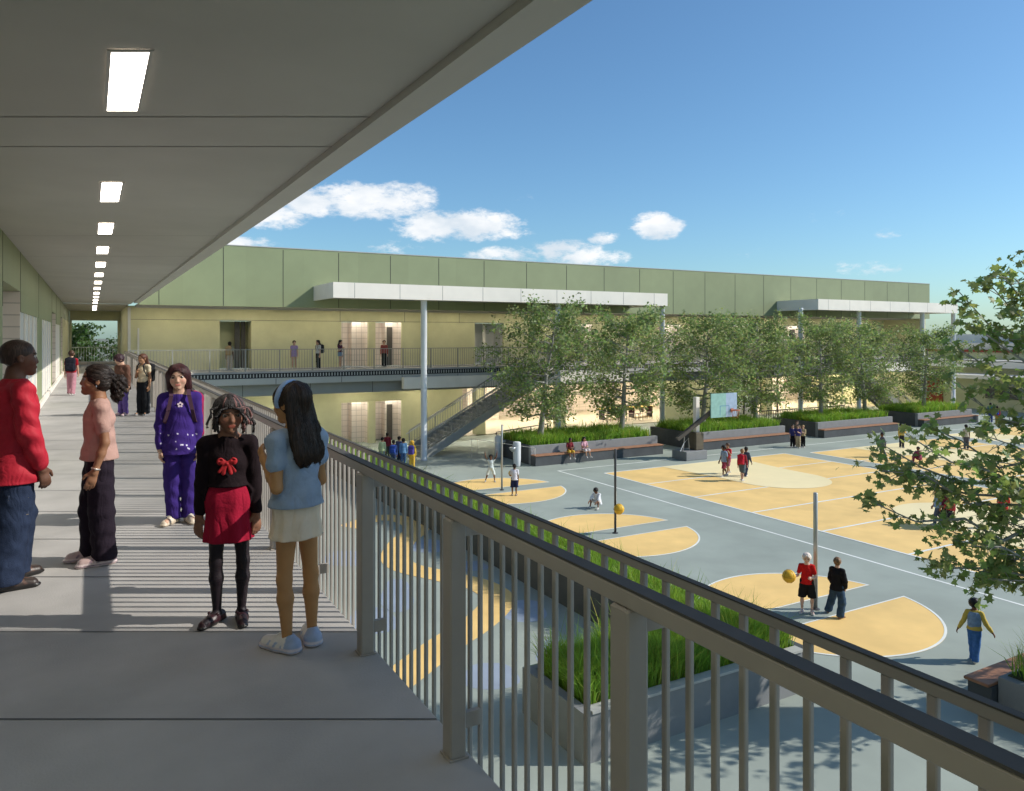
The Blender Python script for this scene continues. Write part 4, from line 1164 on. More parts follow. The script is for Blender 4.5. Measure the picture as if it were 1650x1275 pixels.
def shoe(J,H,n,h,style,parent,cols):
    a=J['an'+n]; d=unit(J['fd'+n]*[1,1,1]); side=np.cross(d,[0,0,1])
    z0=a[2]-.042*H
    heel=a-d*.028*H; toe=a+d*.105*H
    S=SDF(np.minimum(heel,toe)-[.08,.08,.10],np.maximum(heel,toe)+[.08,.08,.06],h)
    big=1.34 if style=='chunky' else 1.0
    g=lambda f,sd,z: a+d*f*H+side*sd*H+[0,0,z0-a[2]+z*H]
    S.cone(g(-.022,0,.024),g(.035,0,.022),.0255*H*big,.0265*H*big,.008)          # heel to mid foot
    S.cone(g(.035,0,.020),g(.092,.004,.016),.0265*H*big,.0215*H*big,.01)           # toe box
    S.cone(g(-.024,0,.012),g(.10,.003,.010),.0275*H*big,.0225*H*big,.004,(0,0,1,.42)) # sole
    if style in('sneaker','chunky'):
        S.cone(g(-.012,0,.035),g(-.010,0,.052),.0225*H,.0205*H,.012); S.cone(g(.012,0,.058),g(.05,0,.040),.0135*H,.0125*H,.010)
        S.ell(g(-.004,0,.066),(.017*H,.017*H,.016*H),.006,None,'s')
    elif style=='strap':
        S.cone(g(.028,.022,.046),g(.028,-.022,.046),.007*H,.007*H,.004); S.ell(g(.022,0,.05),(.016*H,.02*H,.010*H),.004,None,'s')
    S.clip((0,0,-1),-(z0))
    V,F=S.mesh()
    so=cols[1] if len(cols)>1 else cols[0]; ac=cols[2] if len(cols)>2 else cols[0]
    def paint(V,c):
        zr=(V[:,2]-z0)/H; f=(V-a)@d/H
        c[(f<-.012)&(zr>.02)]=ac
        m=(zr>.020)&(zr<.040)&(np.abs(np.sin(f*95+zr*60))>.86)&(f>.0)&(f<.075); c[m]=ac
        c[zr<.017*big]=so
        if style=='chunky':
            m=(zr<.013)&(zr>.009); c[m]=ac
        return c
    o=put(V,F,'shoe',M['leather'],parent,cols[0],paint)
    if h<.008:
        L=MB()
        for i in range(3):
            p=a+d*(.020+.016*i)*H+[0,0,z0-a[2]+(.068-.0085*i)*H*(1 if style!='strap' else .8)]
            L.tube([p-side*.017*H,p+[0,0,.004],p+side*.017*H],.0025,5)
        if style!='strap': L.build('lace',M['line'],o)
    return o
def strands(S,J,ho,V,hd,R,st,col,seed):
    r=np.random.default_rng(seed+50); f=S.f; gx=np.gradient(f,S.h)
    def samp(a,p):
        i=np.clip(((p-S.lo)/S.h).round().astype(int),0,np.array(f.shape)-1); return a[i[:,0],i[:,1],i[:,2]]
    n=1500 if st=='long' else 900; p=V[r.choice(len(V),n)].copy(); paths=[p.copy()]
    tie=HP(J,(0,.46,.12)); nst=8; step=.017 if st=='long' else .011
    for k in range(nst):
        g=np.stack([samp(q,p) for q in gx],1); g/=np.linalg.norm(g,axis=1)[:,None]+1e-6
        if st=='pony':
            dv=np.where((((p-J['hc'])@R)[:,1:2]/hd)<.42,tie-p,np.array([0,.15,-1])+r.normal(0,.6,(n,3)))
        else: dv=np.tile([0,0,-1.],(n,1))+np.array([0,.15,0])+r.normal(0,.05,(n,3))
        dv=dv-(dv*g).sum(1)[:,None]*g; dv/=np.linalg.norm(dv,axis=1)[:,None]+1e-6
        p=p+dv*step; d=samp(f,p); p=p-g*(d-.0015)[:,None]*.8; paths.append(p.copy())
    A=np.stack(paths,1); tone=.35+1.6*r.random(n)**1.6; rad=.0013+.0012*r.random(n)
    c=A.mean(1)[:,None]-J['hc']; sd=np.cross(np.gradient(A,axis=1),np.broadcast_to(A-J['hc'],A.shape)); sd/=np.linalg.norm(sd,axis=2)[...,None]+1e-6
    tp=np.linspace(1,.25,nst+1)[None,:,None]*rad[:,None,None]
    out=(A-J['hc'])*[1,1,.0]; out/=np.linalg.norm(out,axis=2)[...,None]+1e-6
    P1=A-sd*tp; P2=A+out*.0014; P3=A+sd*tp
    Vs=np.stack([P1,P2,P3],2).reshape(-1,3); m=nst+1; b=(np.arange(n)*m*3)[:,None]+np.arange(nst)[None]*3; b=b.ravel()
    F=np.concatenate([np.stack([b,b+1,b+4,b+3],1),np.stack([b+1,b+2,b+5,b+4],1)])
    cs=np.repeat(np.array(col)[None]*tone[:,None],m*3,0)
    o=np_mesh('strands',Vs,F,M['strand'],ho,True,cs)
def person(label,pos,rz,H,P,skin='mid',h=.018,near=False,hair=('short',(.02,.015,.012)),top=None,bottom=None,shoes=('sneaker',[(.5,.5,.5)]),group=None,seed=0,extras=None):
    J=skeleton(H,P); t=thing('person',label,'person',pos,rz,group); sk=SK[skin]; hd=J['hd']; R=J['R']
    S=body_mesh(J,H,h,near,P); V,F=S.mesh(); tights=P.get('tights')
    hc=J['hc']; lipc=np.array(sk)*[1.15,.66,.72] if skin not in('dark',) else np.array(sk)*[1.5,.9,1.0]
    def paint(V,c):
        q=(V-hc)@R/hd
        front=q[:,1]<-.18
        if near:
            m=front&(np.abs(q[:,0])<.105)&(((q[:,2]+.255)/.05)**2+(q[:,0]/.115)**2<1); c[m]=lipc
            for s in(-1,1):
                x=q[:,0]-s*.155; zb=.125-.9*x*x*1.2+.012
                m=front&(np.abs(x)<.095)&(np.abs(q[:,2]-zb)<.017); c[m]=np.array(P.get('brow',(.02,.013,.01)))
                m=front&(np.abs(x)<.085)&(np.abs(q[:,2]-(.072-1.5*x*x))<.011); c[m]=(.012,.008,.007)
            for s in(-1,1):
                g=np.exp(-(((q[:,0]-s*.2)/.1)**2+((q[:,2]+.11)/.09)**2))*front; c=c*(1+g[:,None]*np.array([.16,-.04,-.02]))
        else:
            for s in(-1,1):
                m=front&(((q[:,0]-s*.155)/.06)**2+((q[:,2]-.03)/.04)**2<1); c[m]=(.02,.015,.012)
            m=front&((q[:,0]/.1)**2+((q[:,2]+.25)/.045)**2<1); c[m]=lipc
        if tights is not None:
            m=V[:,2]<.62*H; lg=m&(V[:,2]<J['hipL'][2]+.02)
            arm=np.zeros(len(V),bool)
            for n in 'LR': 
                wv=V-J['wr'+n]; tt=np.clip(wv@J['fo'+n],-.14*H,.12*H); arm|=(np.linalg.norm(wv-tt[:,None]*J['fo'+n],axis=1)<.037*H)
            c[lg&~arm]=tights
        return c
    bodyo=put(V,F,'body',M['skin'],t,sk,paint)
    if near:
        for s in(-1,1):
            mb=ball_mesh(.072*hd); Ve=np.array(mb.v); 
            c=np.tile((.62,.6,.58),(len(Ve),1)).astype(float); dr=Ve/np.linalg.norm(Ve,axis=1)[:,None]
            gz=unit(P.get('gaze',(0,-1,0)))
            # finer sphere
            seg,rg=28,20; th=np.linspace(0,math.pi,rg+1)[:,None]; ph=np.linspace(0,2*math.pi,seg,endpoint=False)[None]
            Ve=np.stack([np.sin(th)*np.cos(ph),-np.cos(th)*np.ones_like(ph),np.sin(th)*np.sin(ph)],2).reshape(-1,3)*.074*hd
            ii,jj=np.meshgrid(np.arange(rg),np.arange(seg),indexing='ij'); a=ii*seg+jj; b=ii*seg+(jj+1)%seg; Fe=np.stack([a,b,b+seg,a+seg],2).reshape(-1,4)
            dr=Ve/(.074*hd); cs=dr@gz; c=np.tile((.34,.30,.28),(len(Ve),1)).astype(float)
            c[cs>.74]=P.get('iris',(.06,.03,.015)); c[cs>.955]=(.004,.004,.004)
            o=np_mesh('eye',(Ve@R.T)+HP(J,(s*.155,-.303,.035)),Fe,M['eye'],t,True,c)
    # ---------------- trousers, shorts or skirt
    w=P.get('width',1.0)
    if bottom:
        kind,bc=bottom[0],bottom[1]; bm=bottom[2] if len(bottom)>2 else 'cloth'; loose=bottom[3] if len(bottom)>3 else .012*H
        lo,hi=bounds(J,H,.14); hi=hi.copy(); hi[2]=J['waist'][2]+.04
        lo=lo.copy(); S=SDF(lo,hi,h)
        f=(0,1,0,.74)
        S.cone(J['pel']-[.03*H*w,0,0],J['pel']+[.03*H*w,0,0],.058*H+loose*.7,.058*H+loose*.7,.02,f)
        S.cone(J['pel'],J['waist']-[0,0,.01*H],.072*H*w+loose*.4,.064*H*w+loose*.3,.02,f)
        ends=None
        if kind in('trousers','shorts'):
            frac={'trousers':1.0,'shorts':.0}[kind]
            for n in 'LR':
                hp,kn,an=J['hip'+n],J['kn'+n],J['an'+n]
                S.cone(hp,kn,.048*H+loose*.7,.032*H+loose*1.3,.02)
                if kind=='trousers':
                    S.cone(kn,an-(an-kn)*.02,.032*H+loose*1.3,.022*H+loose*1.5,.015)
                    S.cone(an-(an-kn)*.10,an-(an-kn)*.03,.024*H+loose*1.6,.026*H+loose*1.5,.01)
            if near: S.wrinkle(.0042,(34,30,26),seed)
            else: S.wrinkle(.004,(26,26,22),seed)
            if kind=='trousers': S.clip((0,0,-1),-(min(J['anL'][2],J['anR'][2])-.012*H))
            else:
                zc=J['knL'][2]*.5+J['knR'][2]*.5
                if 'seat' not in P: S.clip((0,0,-1),-(zc-.0*H))
            if 'seat' in P:
                pass
        elif kind=='skirt':
            z1=bottom[4] if len(bottom)>4 else J['knL'][2]+.05*H
            S=SDF((-.26,-.24,z1-.05),(.26,.24,J['waist'][2]+.04),h)
            flare=bottom[5] if len(bottom)>5 else .115
            S.cone(J['waist']-[0,0,.0],np.array([0,-.005,z1-.03]),.070*H*w,flare*H,.01,(0,1,0,.8))
            S.cone(J['pel']-[.03*H,0,-.01],J['pel']+[.03*H,0,.01],.062*H*w+.008,.062*H*w+.008,.04,(0,1,0,.95)); S.cone(J['pel']-[.02*H,0,.03*H],np.array([-.02*H,0,z1-.03]),.066*H*w,flare*H*.86,.03,(0,1,0,.95)); S.cone(J['pel']-[-.02*H,0,.03*H],np.array([.02*H,0,z1-.03]),.066*H*w,flare*H*.86,.03,(0,1,0,.95))
            X,Y,Z=np.meshgrid(*S.ax,indexing='ij',sparse=True); ang=np.arctan2(Y,X)
            S.f=S.f+(.006*np.sin(ang*9+seed+2*np.sin(ang*2))*np.clip((J['waist'][2]-Z)/.3,0,1)).astype(np.float32)
            S.clip((0,0,-1),-z1); 
        S.clip((0,0,1),J['waist'][2]-.012*H)
        V,F=S.mesh(); put(V,F,{'trousers':'trousers','shorts':'shorts','skirt':'skirt'}[kind],M[bm],t,bc,P.get('bpaint'))
    if top:
        tc=top[0]; sl=top[1]; hem=top[2]; tm=top[3] if len(top)>3 else 'cloth'; loose=top[4] if len(top)>4 else .012*H
        lo,hi=bounds(J,H,.14); hi=hi.copy(); hi[2]=max(hi[2],0); S=SDF(lo,hi,h)
        f=(0,1,0,.82); hemz=J['pel'][2]+hem*H
        S.cone([J['pel'][0],J['pel'][1],hemz-.03],J['waist'],.100*H*w+loose*1.15,.066*H*w+loose*1.2,.02,f)
        S.cone(J['waist'],J['chest'],.066*H*w+loose*1.2,.071*H*w+loose,.02,f)
        S.cone(J['chest'],J['sh']-[0,0,.03*H],.071*H*w+loose,.053*H*w+loose*.6,.02,f)
        col=P.get('collar',0)
        S.cone(J['sh']-[0,0,.005*H],J['neck']+[0,0,.0+col],.038*H+loose*.2,.034*H+.004,.022*H)
        cuts=[]
        for n in 'LR':
            shn,el,wr=J['sh'+n],J['el'+n],J['wr'+n]
            S.cone(J['sh']*.4+shn*.6,shn,.034*H+loose*.3,.032*H+loose*.35,.02)
            if sl>0:
                e1=shn+(el-shn)*min(1,sl*2)
                pf=P.get('puff',0)
                S.cone(shn,e1,.030*H+loose*.5+pf,.0235*H+loose*.75+pf*.6,.012)
                if sl>.5:
                    e2=el+(wr-el)*(sl-.5)*2
                    S.cone(el,e2,.0235*H+loose*.75,.017*H+loose*.7,.01)
        if near: S.wrinkle(P.get('wr',.0035),(26,24,24),seed+5)
        else: S.wrinkle(.003,(26,26,22),seed+5)
        # clip the hem only around the torso: sleeves that hang lower stay
        X,Y,Z=np.meshgrid(*S.ax,indexing='ij',sparse=True)
        arm=np.full(S.f.shape,1.,np.float32)
        T=SDF(lo,hi,h)
        for n in 'LR':
            if sl>0: T.cone(J['sh'+n],J['el'+n],.036*H+loose,.030*H+loose,0)
            if sl>.5: T.cone(J['el'+n],J['el'+n]+(J['wr'+n]-J['el'+n])*(sl-.5)*2,.030*H+loose,.022*H+loose,0)
        cutf=np.minimum((hemz-Z)+0*X,T.f-.006)
        S.f=np.maximum(S.f,cutf.astype(np.float32))
        # neck opening
        S.ell(J['neck']+np.array([0,-.012*H,.025*H+col]),(.036*H,.036*H,.022*H),.004,None,'s')
        S.clip((0,0,1),J['neck'][2]+.022*H+col)
        V,F=S.mesh(); so=put(V,F,P.get('topname','shirt'),M[tm],t,tc,P.get('tpaint'))
    if shoes:
        for n in 'LR': shoe(J,H,n,h if not near else .006,shoes[0],t,shoes[1])
    # ---------------- hair
    if hair:
        st,hcx=hair[0],hair[1]
        hs=min(h,.010) if not near else .006
        lo=J['hc']-[.25,.25,.25+(.45 if st in('long','braids') else .1)*H*.6]; hi=J['hc']+[.25,.25,.25]
        if st in('pony','bun'): lo=lo-[.1,.1,.1]; hi=hi+[.1,.1,.05]
        S=SDF(lo,hi,hs); Pp=lambda *p: HP(J,p); ex={'buzz':.007,'short':.045,'curly':.13,'afro':.17,'cap':.04}.get(st,.05)
        S.ell(Pp(0,.055,.14),np.array([.365+ex,.43+ex,.37+ex])*hd,.01,R)
        S.ell(Pp(0,.16,-.08),np.array([.30+ex*.8,.28+ex*.6,.30])*hd,.04*hd,R)
        if st in('long','bob'):
            L=hair[2] if len(hair)>2 else (.9 if st=='bob' else 1.9)
            if st=='long':
                bk=R@np.array([0,1,0]); fl=(*bk,.42)
                S.cone(Pp(-.12,.22,.15),Pp(-.14,.34,-L*.5),.36*hd,.40*hd,.06*hd,fl); S.cone(Pp(.12,.22,.15),Pp(.14,.34,-L*.5),.36*hd,.40*hd,.06*hd,fl)
                S.cone(Pp(-.24,.38,-L*.45),Pp(-.26,.46,-L*.68),.36*hd,.32*hd,.04*hd,fl); S.cone(Pp(.24,.38,-L*.45),Pp(.26,.46,-L*.68),.36*hd,.32*hd,.04*hd,fl); S.cone(Pp(0,.38,-L*.45),Pp(0,.46,-L*.70),.36*hd,.34*hd,.04*hd,fl)
            for s in((-1,1) if st=='bob' else ()):
                S.cone(Pp(s*.30,.02,.10),Pp(s*(.34 if st=='bob' else .30),.08,-L*.55),.15*hd,.12*hd,.08*hd,(*(R@np.array([0,1,0])),1.0)); 
                S.cone(Pp(s*.16,.24,.10),Pp(s*.16,.28+.05*L,-L*.62),.20*hd,.15*hd,.08*hd)
            if st=='bob': S.cone(Pp(0,.26,.05),Pp(0,.33,-L*.64),.2*hd,.15*hd,.08*hd)
        if st=='pony':
            S.cone(Pp(0,.42,.12),Pp(0,.58,.05),.12*hd,.2*hd,.05*hd); S.ell(Pp(0,.68,-.12),np.array([.24,.26,.34])*hd,.06*hd,R); S.ell(Pp(0,.66,-.42),np.array([.18,.2,.28])*hd,.06*hd,R)
        if st=='bun': S.ell(Pp(0,.38,.42),np.array([.17,.17,.16])*hd,.04*hd,R)
        if st=='cap': S.cone(Pp(0,-.30,.28),Pp(0,-.62,.22),.16*hd,.14*hd,.03,(*(R@np.array([0,0,1])),.3))
        fz=P.get('fringe',.26)
        S.ell(Pp(0,-.47,fz-.44),np.array([.335,.36,.50])*hd,.03*hd,R,'s')
        if st in('buzz','short','cap','curly','afro'):
            for s in(-1,1): S.ell(Pp(s*.42,-.02,-.12),np.array([.12,.15,.20])*hd,.02*hd,R,'s')
            if st=='buzz': S.cone(Pp(-.4,.1,-.30),Pp(.4,.1,-.30),.17*hd,.17*hd,.03*hd,None,'s'); S.cone(Pp(-.4,.4,-.32),Pp(.4,.4,-.32),.17*hd,.17*hd,.03*hd,None,'s')
            S.cone(Pp(-.4,.0,-.42),Pp(.4,.0,-.42),.17*hd,.17*hd,.03*hd,None,'s'); S.cone(Pp(-.4,.3,-.42),Pp(.4,.3,-.42),.16*hd,.16*hd,.03*hd,None,'s')
        if st in('curly','afro'): S.wrinkle(.005,(85,85,85),seed)
        elif st=='pony':
            X,Y,Z=np.meshgrid(*S.ax,indexing='ij',sparse=True); r9=np.random.default_rng(4); back=((X-HP(J,(0,.5,0))[0])*0+1)
            q=(np.stack(np.broadcast_arrays(X,Y,Z),-1)-J['hc'])@J['R']/hd; wgt=np.clip((q[...,1]-.38)/.15,0,1)
            S.f=S.f+(wgt*.007*np.sin(X*95+2*np.sin(Z*60))*np.sin(Z*88+2*np.sin(Y*70))+wgt*.004*np.sin(Y*150+Z*130)+(1-wgt)*.0014*np.sin(Z*240+X*60+Y*50)).astype(np.float32)
        elif st in('long','bob'): S.wrinkle(.0028,(95,95,5),seed)
        elif st=='short': S.wrinkle(.003,(60,60,40),seed)
        V,F=S.mesh()
        ho=put(V,F,'hair' if st!='cap' else 'cap',M['hair'] if st!='cap' else M['cloth'],t,hcx,P.get('hpaint'))
        if near and st in('long','bob','pony'):
            strands(S,J,ho,V,hd,R,st,hcx,seed)
    if extras: extras(t,J,H)
    return t,J
def backpack(label,pos,rz,H,col,strapc=(.03,.03,.035),J=None,off=(0,0),scale=1.0,h=.012,group='school backpacks'):
    t=thing('backpack',label,'backpack',pos,rz,group)
    c=J['chest']*.6+J['waist']*.4+np.array([off[0],.082*H+.06*scale,off[1]])
    S=SDF(c-[.22,.18,.26],c+[.22,.18,.26],h)
    a=.10*H*scale
    S.box(c,(a,.062*scale+.01,.145*H*scale),.045,.01); S.ell(c+[0,-.0,.09*H*scale],(a*.98,.07*scale,.075*H*scale),.03)
    S.box(c+[0,.07*scale,-.045*H*scale],(a*.78,.03,.07*H*scale),.02,.012)
    S.wrinkle(.004,(28,28,24),3)
    V,F=S.mesh(); put(V,F,'bag',M['cloth'],t,col)
    sides=off[2] if len(off)>2 else (-1,1)
    st=MB()
    for s in (-1,1):
        sh=J['sh']*.45+J['sh'+('L' if s>0 else 'R')]*.55
        st=MB()
        up=sh+[0,-.0,.055*H]; top_=c+[s*a*.5,-.03,.14*H*scale]; fr_=sh+[0,-.075*H,.0]; lw=J['waist']+[s*.085*H,-.035*H,.02*H]; bt=c+[s*a*.9,-.03,-.12*H*scale]
        pts=[top_,up+[0,.03*H,-.005],up+[0,-.02*H,0],fr_+[0,0,.012*H],(fr_+lw)/2+[0,-.018*H,0],lw,bt]
        prev=None
        for i in range(len(pts)-1): st.bar(pts[i],pts[i+1],.032,.008)
        st.build('strap',mat('strap webbing %d%d'%(int(strapc[0]*99),int(strapc[2]*99)),strapc,.9),t)
    return t
# ================================================================ the cast
def face_rz(x,y,deg): return -math.atan2(x,y)+math.radians(deg)
def deck(px,py):
    return ground(px,py,0)
SK['brownb']=(.25,.115,.068); SK['caramel']=(.50,.25,.10); SK['dark']=(.13,.058,.036)
# --- boy in red sweater, left foreground
x,y=deck(22,942)
P=dict(hd=.145,width=1.12,head=(-6,0,0),armL=((.16,.05,-1),(.05,-.22,-1)),armR=((-.16,-.10,-1),(.02,-.30,-1)),legL=((.05,-.14,-1),(.03,.08,-1)),legR=((-.05,.10,-1),(-.02,.12,-1)),topname='sweater',fringe=.33,wr=.006,palmR=(1,.3,0),curlR=.5)
def px_(t,J,H):
    mb=MB(); n=J['neck']
    pts=[(n[0]+.047*math.cos(a),n[1]-.012+.047*math.sin(a),n[2]+.012-.006*math.sin(a)) for a in [k*math.pi/10 for k in range(21)]]
    mb.tube(pts,.0022,5,False); mb.build('necklace',mat('gold chain',(.6,.4,.1),.3,metal=.8),t)
    # cargo pocket and stitching on the jeans
    c=(J['hipR']*.35+J['knR']*.65)+np.array([-.085,0,0])
    mb=MB(); mb.box(c[0]-.006,c[0]+.012,c[1]-.06,c[1]+.06,c[2]-.09,c[2]+.05,.004); o=mb.build('cargo_pocket',mat('denim pocket',(.03,.042,.075),.9,var=.2,scale=20),t)
    mb=MB()
    for z in(-.088,.02): mb.tube([(c[0]-.009,c[1]-.056,c[2]+z),(c[0]-.009,c[1]+.056,c[2]+z)],.0014,4)
    mb.build('stitching',mat('stitch thread',(.35,.28,.18),.8),o)
_t,_J=person('teenage boy with shaved head in an oversized red sweater and baggy dark jeans',(x,y,0),face_rz(x,y,106),1.66,P,'dark',.007,True,('buzz',(.045,.026,.02)),
    ((.40,.012,.028),.93,-.115,'satin',.042),('trousers',(.022,.032,.062),'denim',.042),('sneaker',[(.035,.022,.018),(.012,.01,.01),(.10,.05,.035)]),None,1,px_)
# --- girl with ponytail, tan blouse, facing left
x,y=deck(160,906)
P=dict(hd=.15,width=1.0,head=(0,-4,0),armL=((.10,.10,-1),(.03,-.32,-1)),armR=((-.12,.05,-1),(-.03,-.15,-1)),legL=((.04,.03,-1),(.0,.05,-1)),legR=((-.04,-.13,-1),(-.02,.02,-1)),topname='blouse',fringe=.36,wr=.005,curlL=.25,footL=6,footR=-4)
def px_(t,J,H):
    w=J['wrL']; d=J['foL']; mb=MB()
    def ring(c,d,r,rr,n=16):
        a=np.cross(d,[0,1,0]); a=unit(a); b=np.cross(d,a); return [tuple(c+a*r*math.cos(k*2*math.pi/n)+b*r*math.sin(k*2*math.pi/n)) for k in range(n+1)]
    mb.tube(ring(w-d*.015,d,.0265,0),.006,6,False); o=mb.build('watch',mat('watch metal',(.6,.5,.42),.3,metal=.7),t)
    f=MB().lathe(tuple(w-d*.015+[.026,0,0]),[(.012,-.004),(.013,.004)],12); f.build('watch_face',mat('watch face',(.7,.65,.6),.3),o)
    MB().tube([tuple(p) for p in [HP(J,(.40,.0,-.14)),HP(J,(.41,.0,-.2))]],.004,6).build('earring',mat('silver stud',(.7,.7,.72),.2,metal=.9),t)
    mb=MB(); c=HP(J,(0,.47,.11)); dd=unit(HP(J,(0,.6,.08))-HP(J,(0,.4,.13))); mb.tube(ring(c,dd,.030,0),.009,6,False); mb.build('hair_tie',mat('hair tie',(.03,.03,.08),.8),t)
person('girl with curly ponytail in a dusty pink blouse and wide black trousers, seen in profile',(x,y,0),face_rz(x,y,-86),1.455,P,'mid',.0065,True,('pony',(.022,.013,.010)),
    ((.42,.255,.215),.30,-.015,'cloth',.020),('trousers',(.018,.012,.02),'cloth',.030),('chunky',[(.50,.36,.34),(.62,.5,.48),(.25,.17,.2)]),None,2,px_)
# --- girl in purple
x,y=deck(289,842)
P=dict(hd=.155,head=(-10,4,-3),armL=((.08,.04,-1),(-.01,-.12,-1)),armR=((-.10,.04,-1),(.0,-.10,-1)),legL=((.02,.0,-1),(.03,.03,-1)),legR=((-.0,-.03,-1),(.05,.05,-1)),topname='tunic',fringe=.27,brow=(.05,.025,.02),footL=10,footR=-35,iris=(.05,.03,.02),curlL=.5,curlR=.5)
def px_(t,J,H):
    c=J['chest']+np.array([0,-.098,.035]); mb=MB()
    for k in range(5):
        a=k*2*math.pi/5+.3; q=(c[0]+.016*math.cos(a),c[1]-.003,c[2]+.016*math.sin(a)); mb.lathe((0,0,0),[(0,0)],3) if False else None
        n=len(mb.v); 
        for j in range(8):
            b=j*math.pi/4; mb.v.append((q[0]+.0095*math.cos(b),q[1],q[2]+.0095*math.sin(b)))
        mb.f.append(tuple(range(n,n+8)))
        for j in range(8):
            b=j*math.pi/4; mb.v.append((q[0]+.0095*math.cos(b),q[1]+.012,q[2]+.0095*math.sin(b)))
        mb.f+= [(n+j,n+(j+1)%8,n+8+(j+1)%8,n+8+j) for j in range(8)]
    mb.build('flower_emblem',mat('pale emblem',(.7,.55,.6),.6),t)
def spots(V,c):
    r=np.random.default_rng(5)
    z0=.62
    for i in range(16):
        p=np.array([r.uniform(-.17,.17),0,r.uniform(.66,.80)])
        m=(np.hypot(V[:,0]-p[0],V[:,2]-p[2])<.006)&(V[:,1]<-.02); c[m]=(.65,.6,.75)
    return c
P['tpaint']=spots
t_,J_=person('smiling girl with auburn bobbed hair in purple tunic and purple trousers',(x,y,0),face_rz(x,y,4),1.41,P,'light',.0065,True,('bob',(.055,.016,.018),.80),
    ((.045,.021,.165),.96,-.10,'cloth',.018),('trousers',(.04,.02,.155),'cloth',.016),('sneaker',[(.62,.52,.4),(.6,.5,.38),(.5,.42,.33)]),None,3,px_)
backpack('magenta backpack worn on the back of the girl in purple',(x,y,0),face_rz(x,y,4),1.41,(.30,.02,.08),(.07,.03,.05),J_,(.075,-.03),1.0,.009)
# --- girl in black top, red skirt
x,y=deck(368,1001)
P=dict(hd=.158,head=(14,6,0),armL=((.10,.03,-1),(.05,-.10,-1)),armR=((-.11,.03,-1),(-.06,-.10,-1)),legL=((.07,-.02,-1),(-.03,.03,-1)),legR=((-.03,.0,-1),(.02,.03,-1)),topname='turtleneck',fringe=.28,collar=.022,tights=(.014,.008,.012),footL=8,footR=-30,brow=(.015,.01,.008),palmL=(-.5,.8,0),palmR=(.5,.8,0),curlL=.3,curlR=.3)
def px_(t,J,H):
    # red bow on the chest
    c=J['chest']+np.array([.0,-.1,-.018]); S=SDF(c-[.07,.04,.08],c+[.07,.04,.07],.0035)
    for s in(-1,1):
        S.cone(c,c+[s*.034,0,.012],.010,.022,.004,(0,1,0,.35)); S.cone(c+[s*.008,0,-.01],c+[s*.020,0,-.055],.009,.012,.004,(0,1,0,.4)); S.cone(c+[s*.02,0,-.01],c+[s*.042,0,-.045],.006,.009,.004,(0,1,0,.4))
        S.ell(c+[s*.034,-.008,.02],(.011,.01,.006),.003,None,'s')
    S.ell(c,(.010,.009,.011),.003)
    V,F=S.mesh(); put(V,F,'bow_emblem',M['satin'],t,(.45,.02,.025))
    # twisted braids
    r=np.random.default_rng(9); mb=MB(); mb2=MB(); hd=J['hd']
    for i in range(52):
        a=-math.pi*.5+(i/45-.5)*2*math.pi*.93+math.pi
        sx,sy=math.sin(a+math.pi),math.cos(a+math.pi)
        # start near the crown, go over the head edge and hang
        L=.42+.25*r.random(); front=-sy
        pts=[]
        for k in range(11):
            u=k/10
            if u<.45:
                v=u/.45*1.45; R_=1.06
                pts.append(HP(J,(sx*.40*math.sin(v)*R_*.95,.05+(-abs(sy) if sy<0 else sy)*.45*math.sin(v)*R_,.14+.37*math.cos(v)*R_)))
            else:
                q=pts[4] if len(pts)>4 else pts[-1]
                w=(u-.45)/.55; e=pts[-1] if k==5 else e0
                if k==5: e0=pts[-1]
                wob=.007*math.sin(w*7+i)
                pts.append(e0+J['R']@np.array([sx*(-.02)*w*hd+wob,(-.02*w if sy<0 else .05*w)*hd,0])+np.array([0,0,-L*hd*w*(.75 if sy<-.5 and abs(sx)<.45 else 1.15)]))
        if sy<-.5 and abs(sx)<.85:
            if r.random()<.72: pts=pts[:5]
            elif True:
                sg=1 if sx>0 else -1
                for k in range(5,11):
                    if k<len(pts): pts[k]=pts[k]+J['R']@np.array([sg*(.20+.10*(k-5)/5)*hd,-.02*hd,0])
        rad=[.0078+.0018*math.sin(j*2.2+i) for j in range(len(pts))]
        (mb if r.random()<.82 else mb2).tube(pts,rad,6)
    o=mb.build('braids',M['braid'],t,True); mb2.build('light_braid',M['braid2'],t,True)
M['braid']=mat('black braid hair',(.018,.011,.010),.4,var=.5,scale=120,bump=.8,bscale=160,spec=.5)
M['braid2']=mat('auburn braid hair',(.20,.085,.075),.4,var=.4,scale=120,bump=.8,bscale=160,spec=.5)
person('girl with braided hair, black top with red bow and red skirt',(x,y,0),face_rz(x,y,-4),1.315,P,'brownb',.006,True,('short',(.013,.009,.008)),
    ((.014,.008,.010),.94,.065,'cloth',.012),('skirt',(.33,.010,.035),'cloth',.014,.360*1.315,.098),('strap',[(.03,.008,.012),(.012,.01,.01)]),None,4,px_)
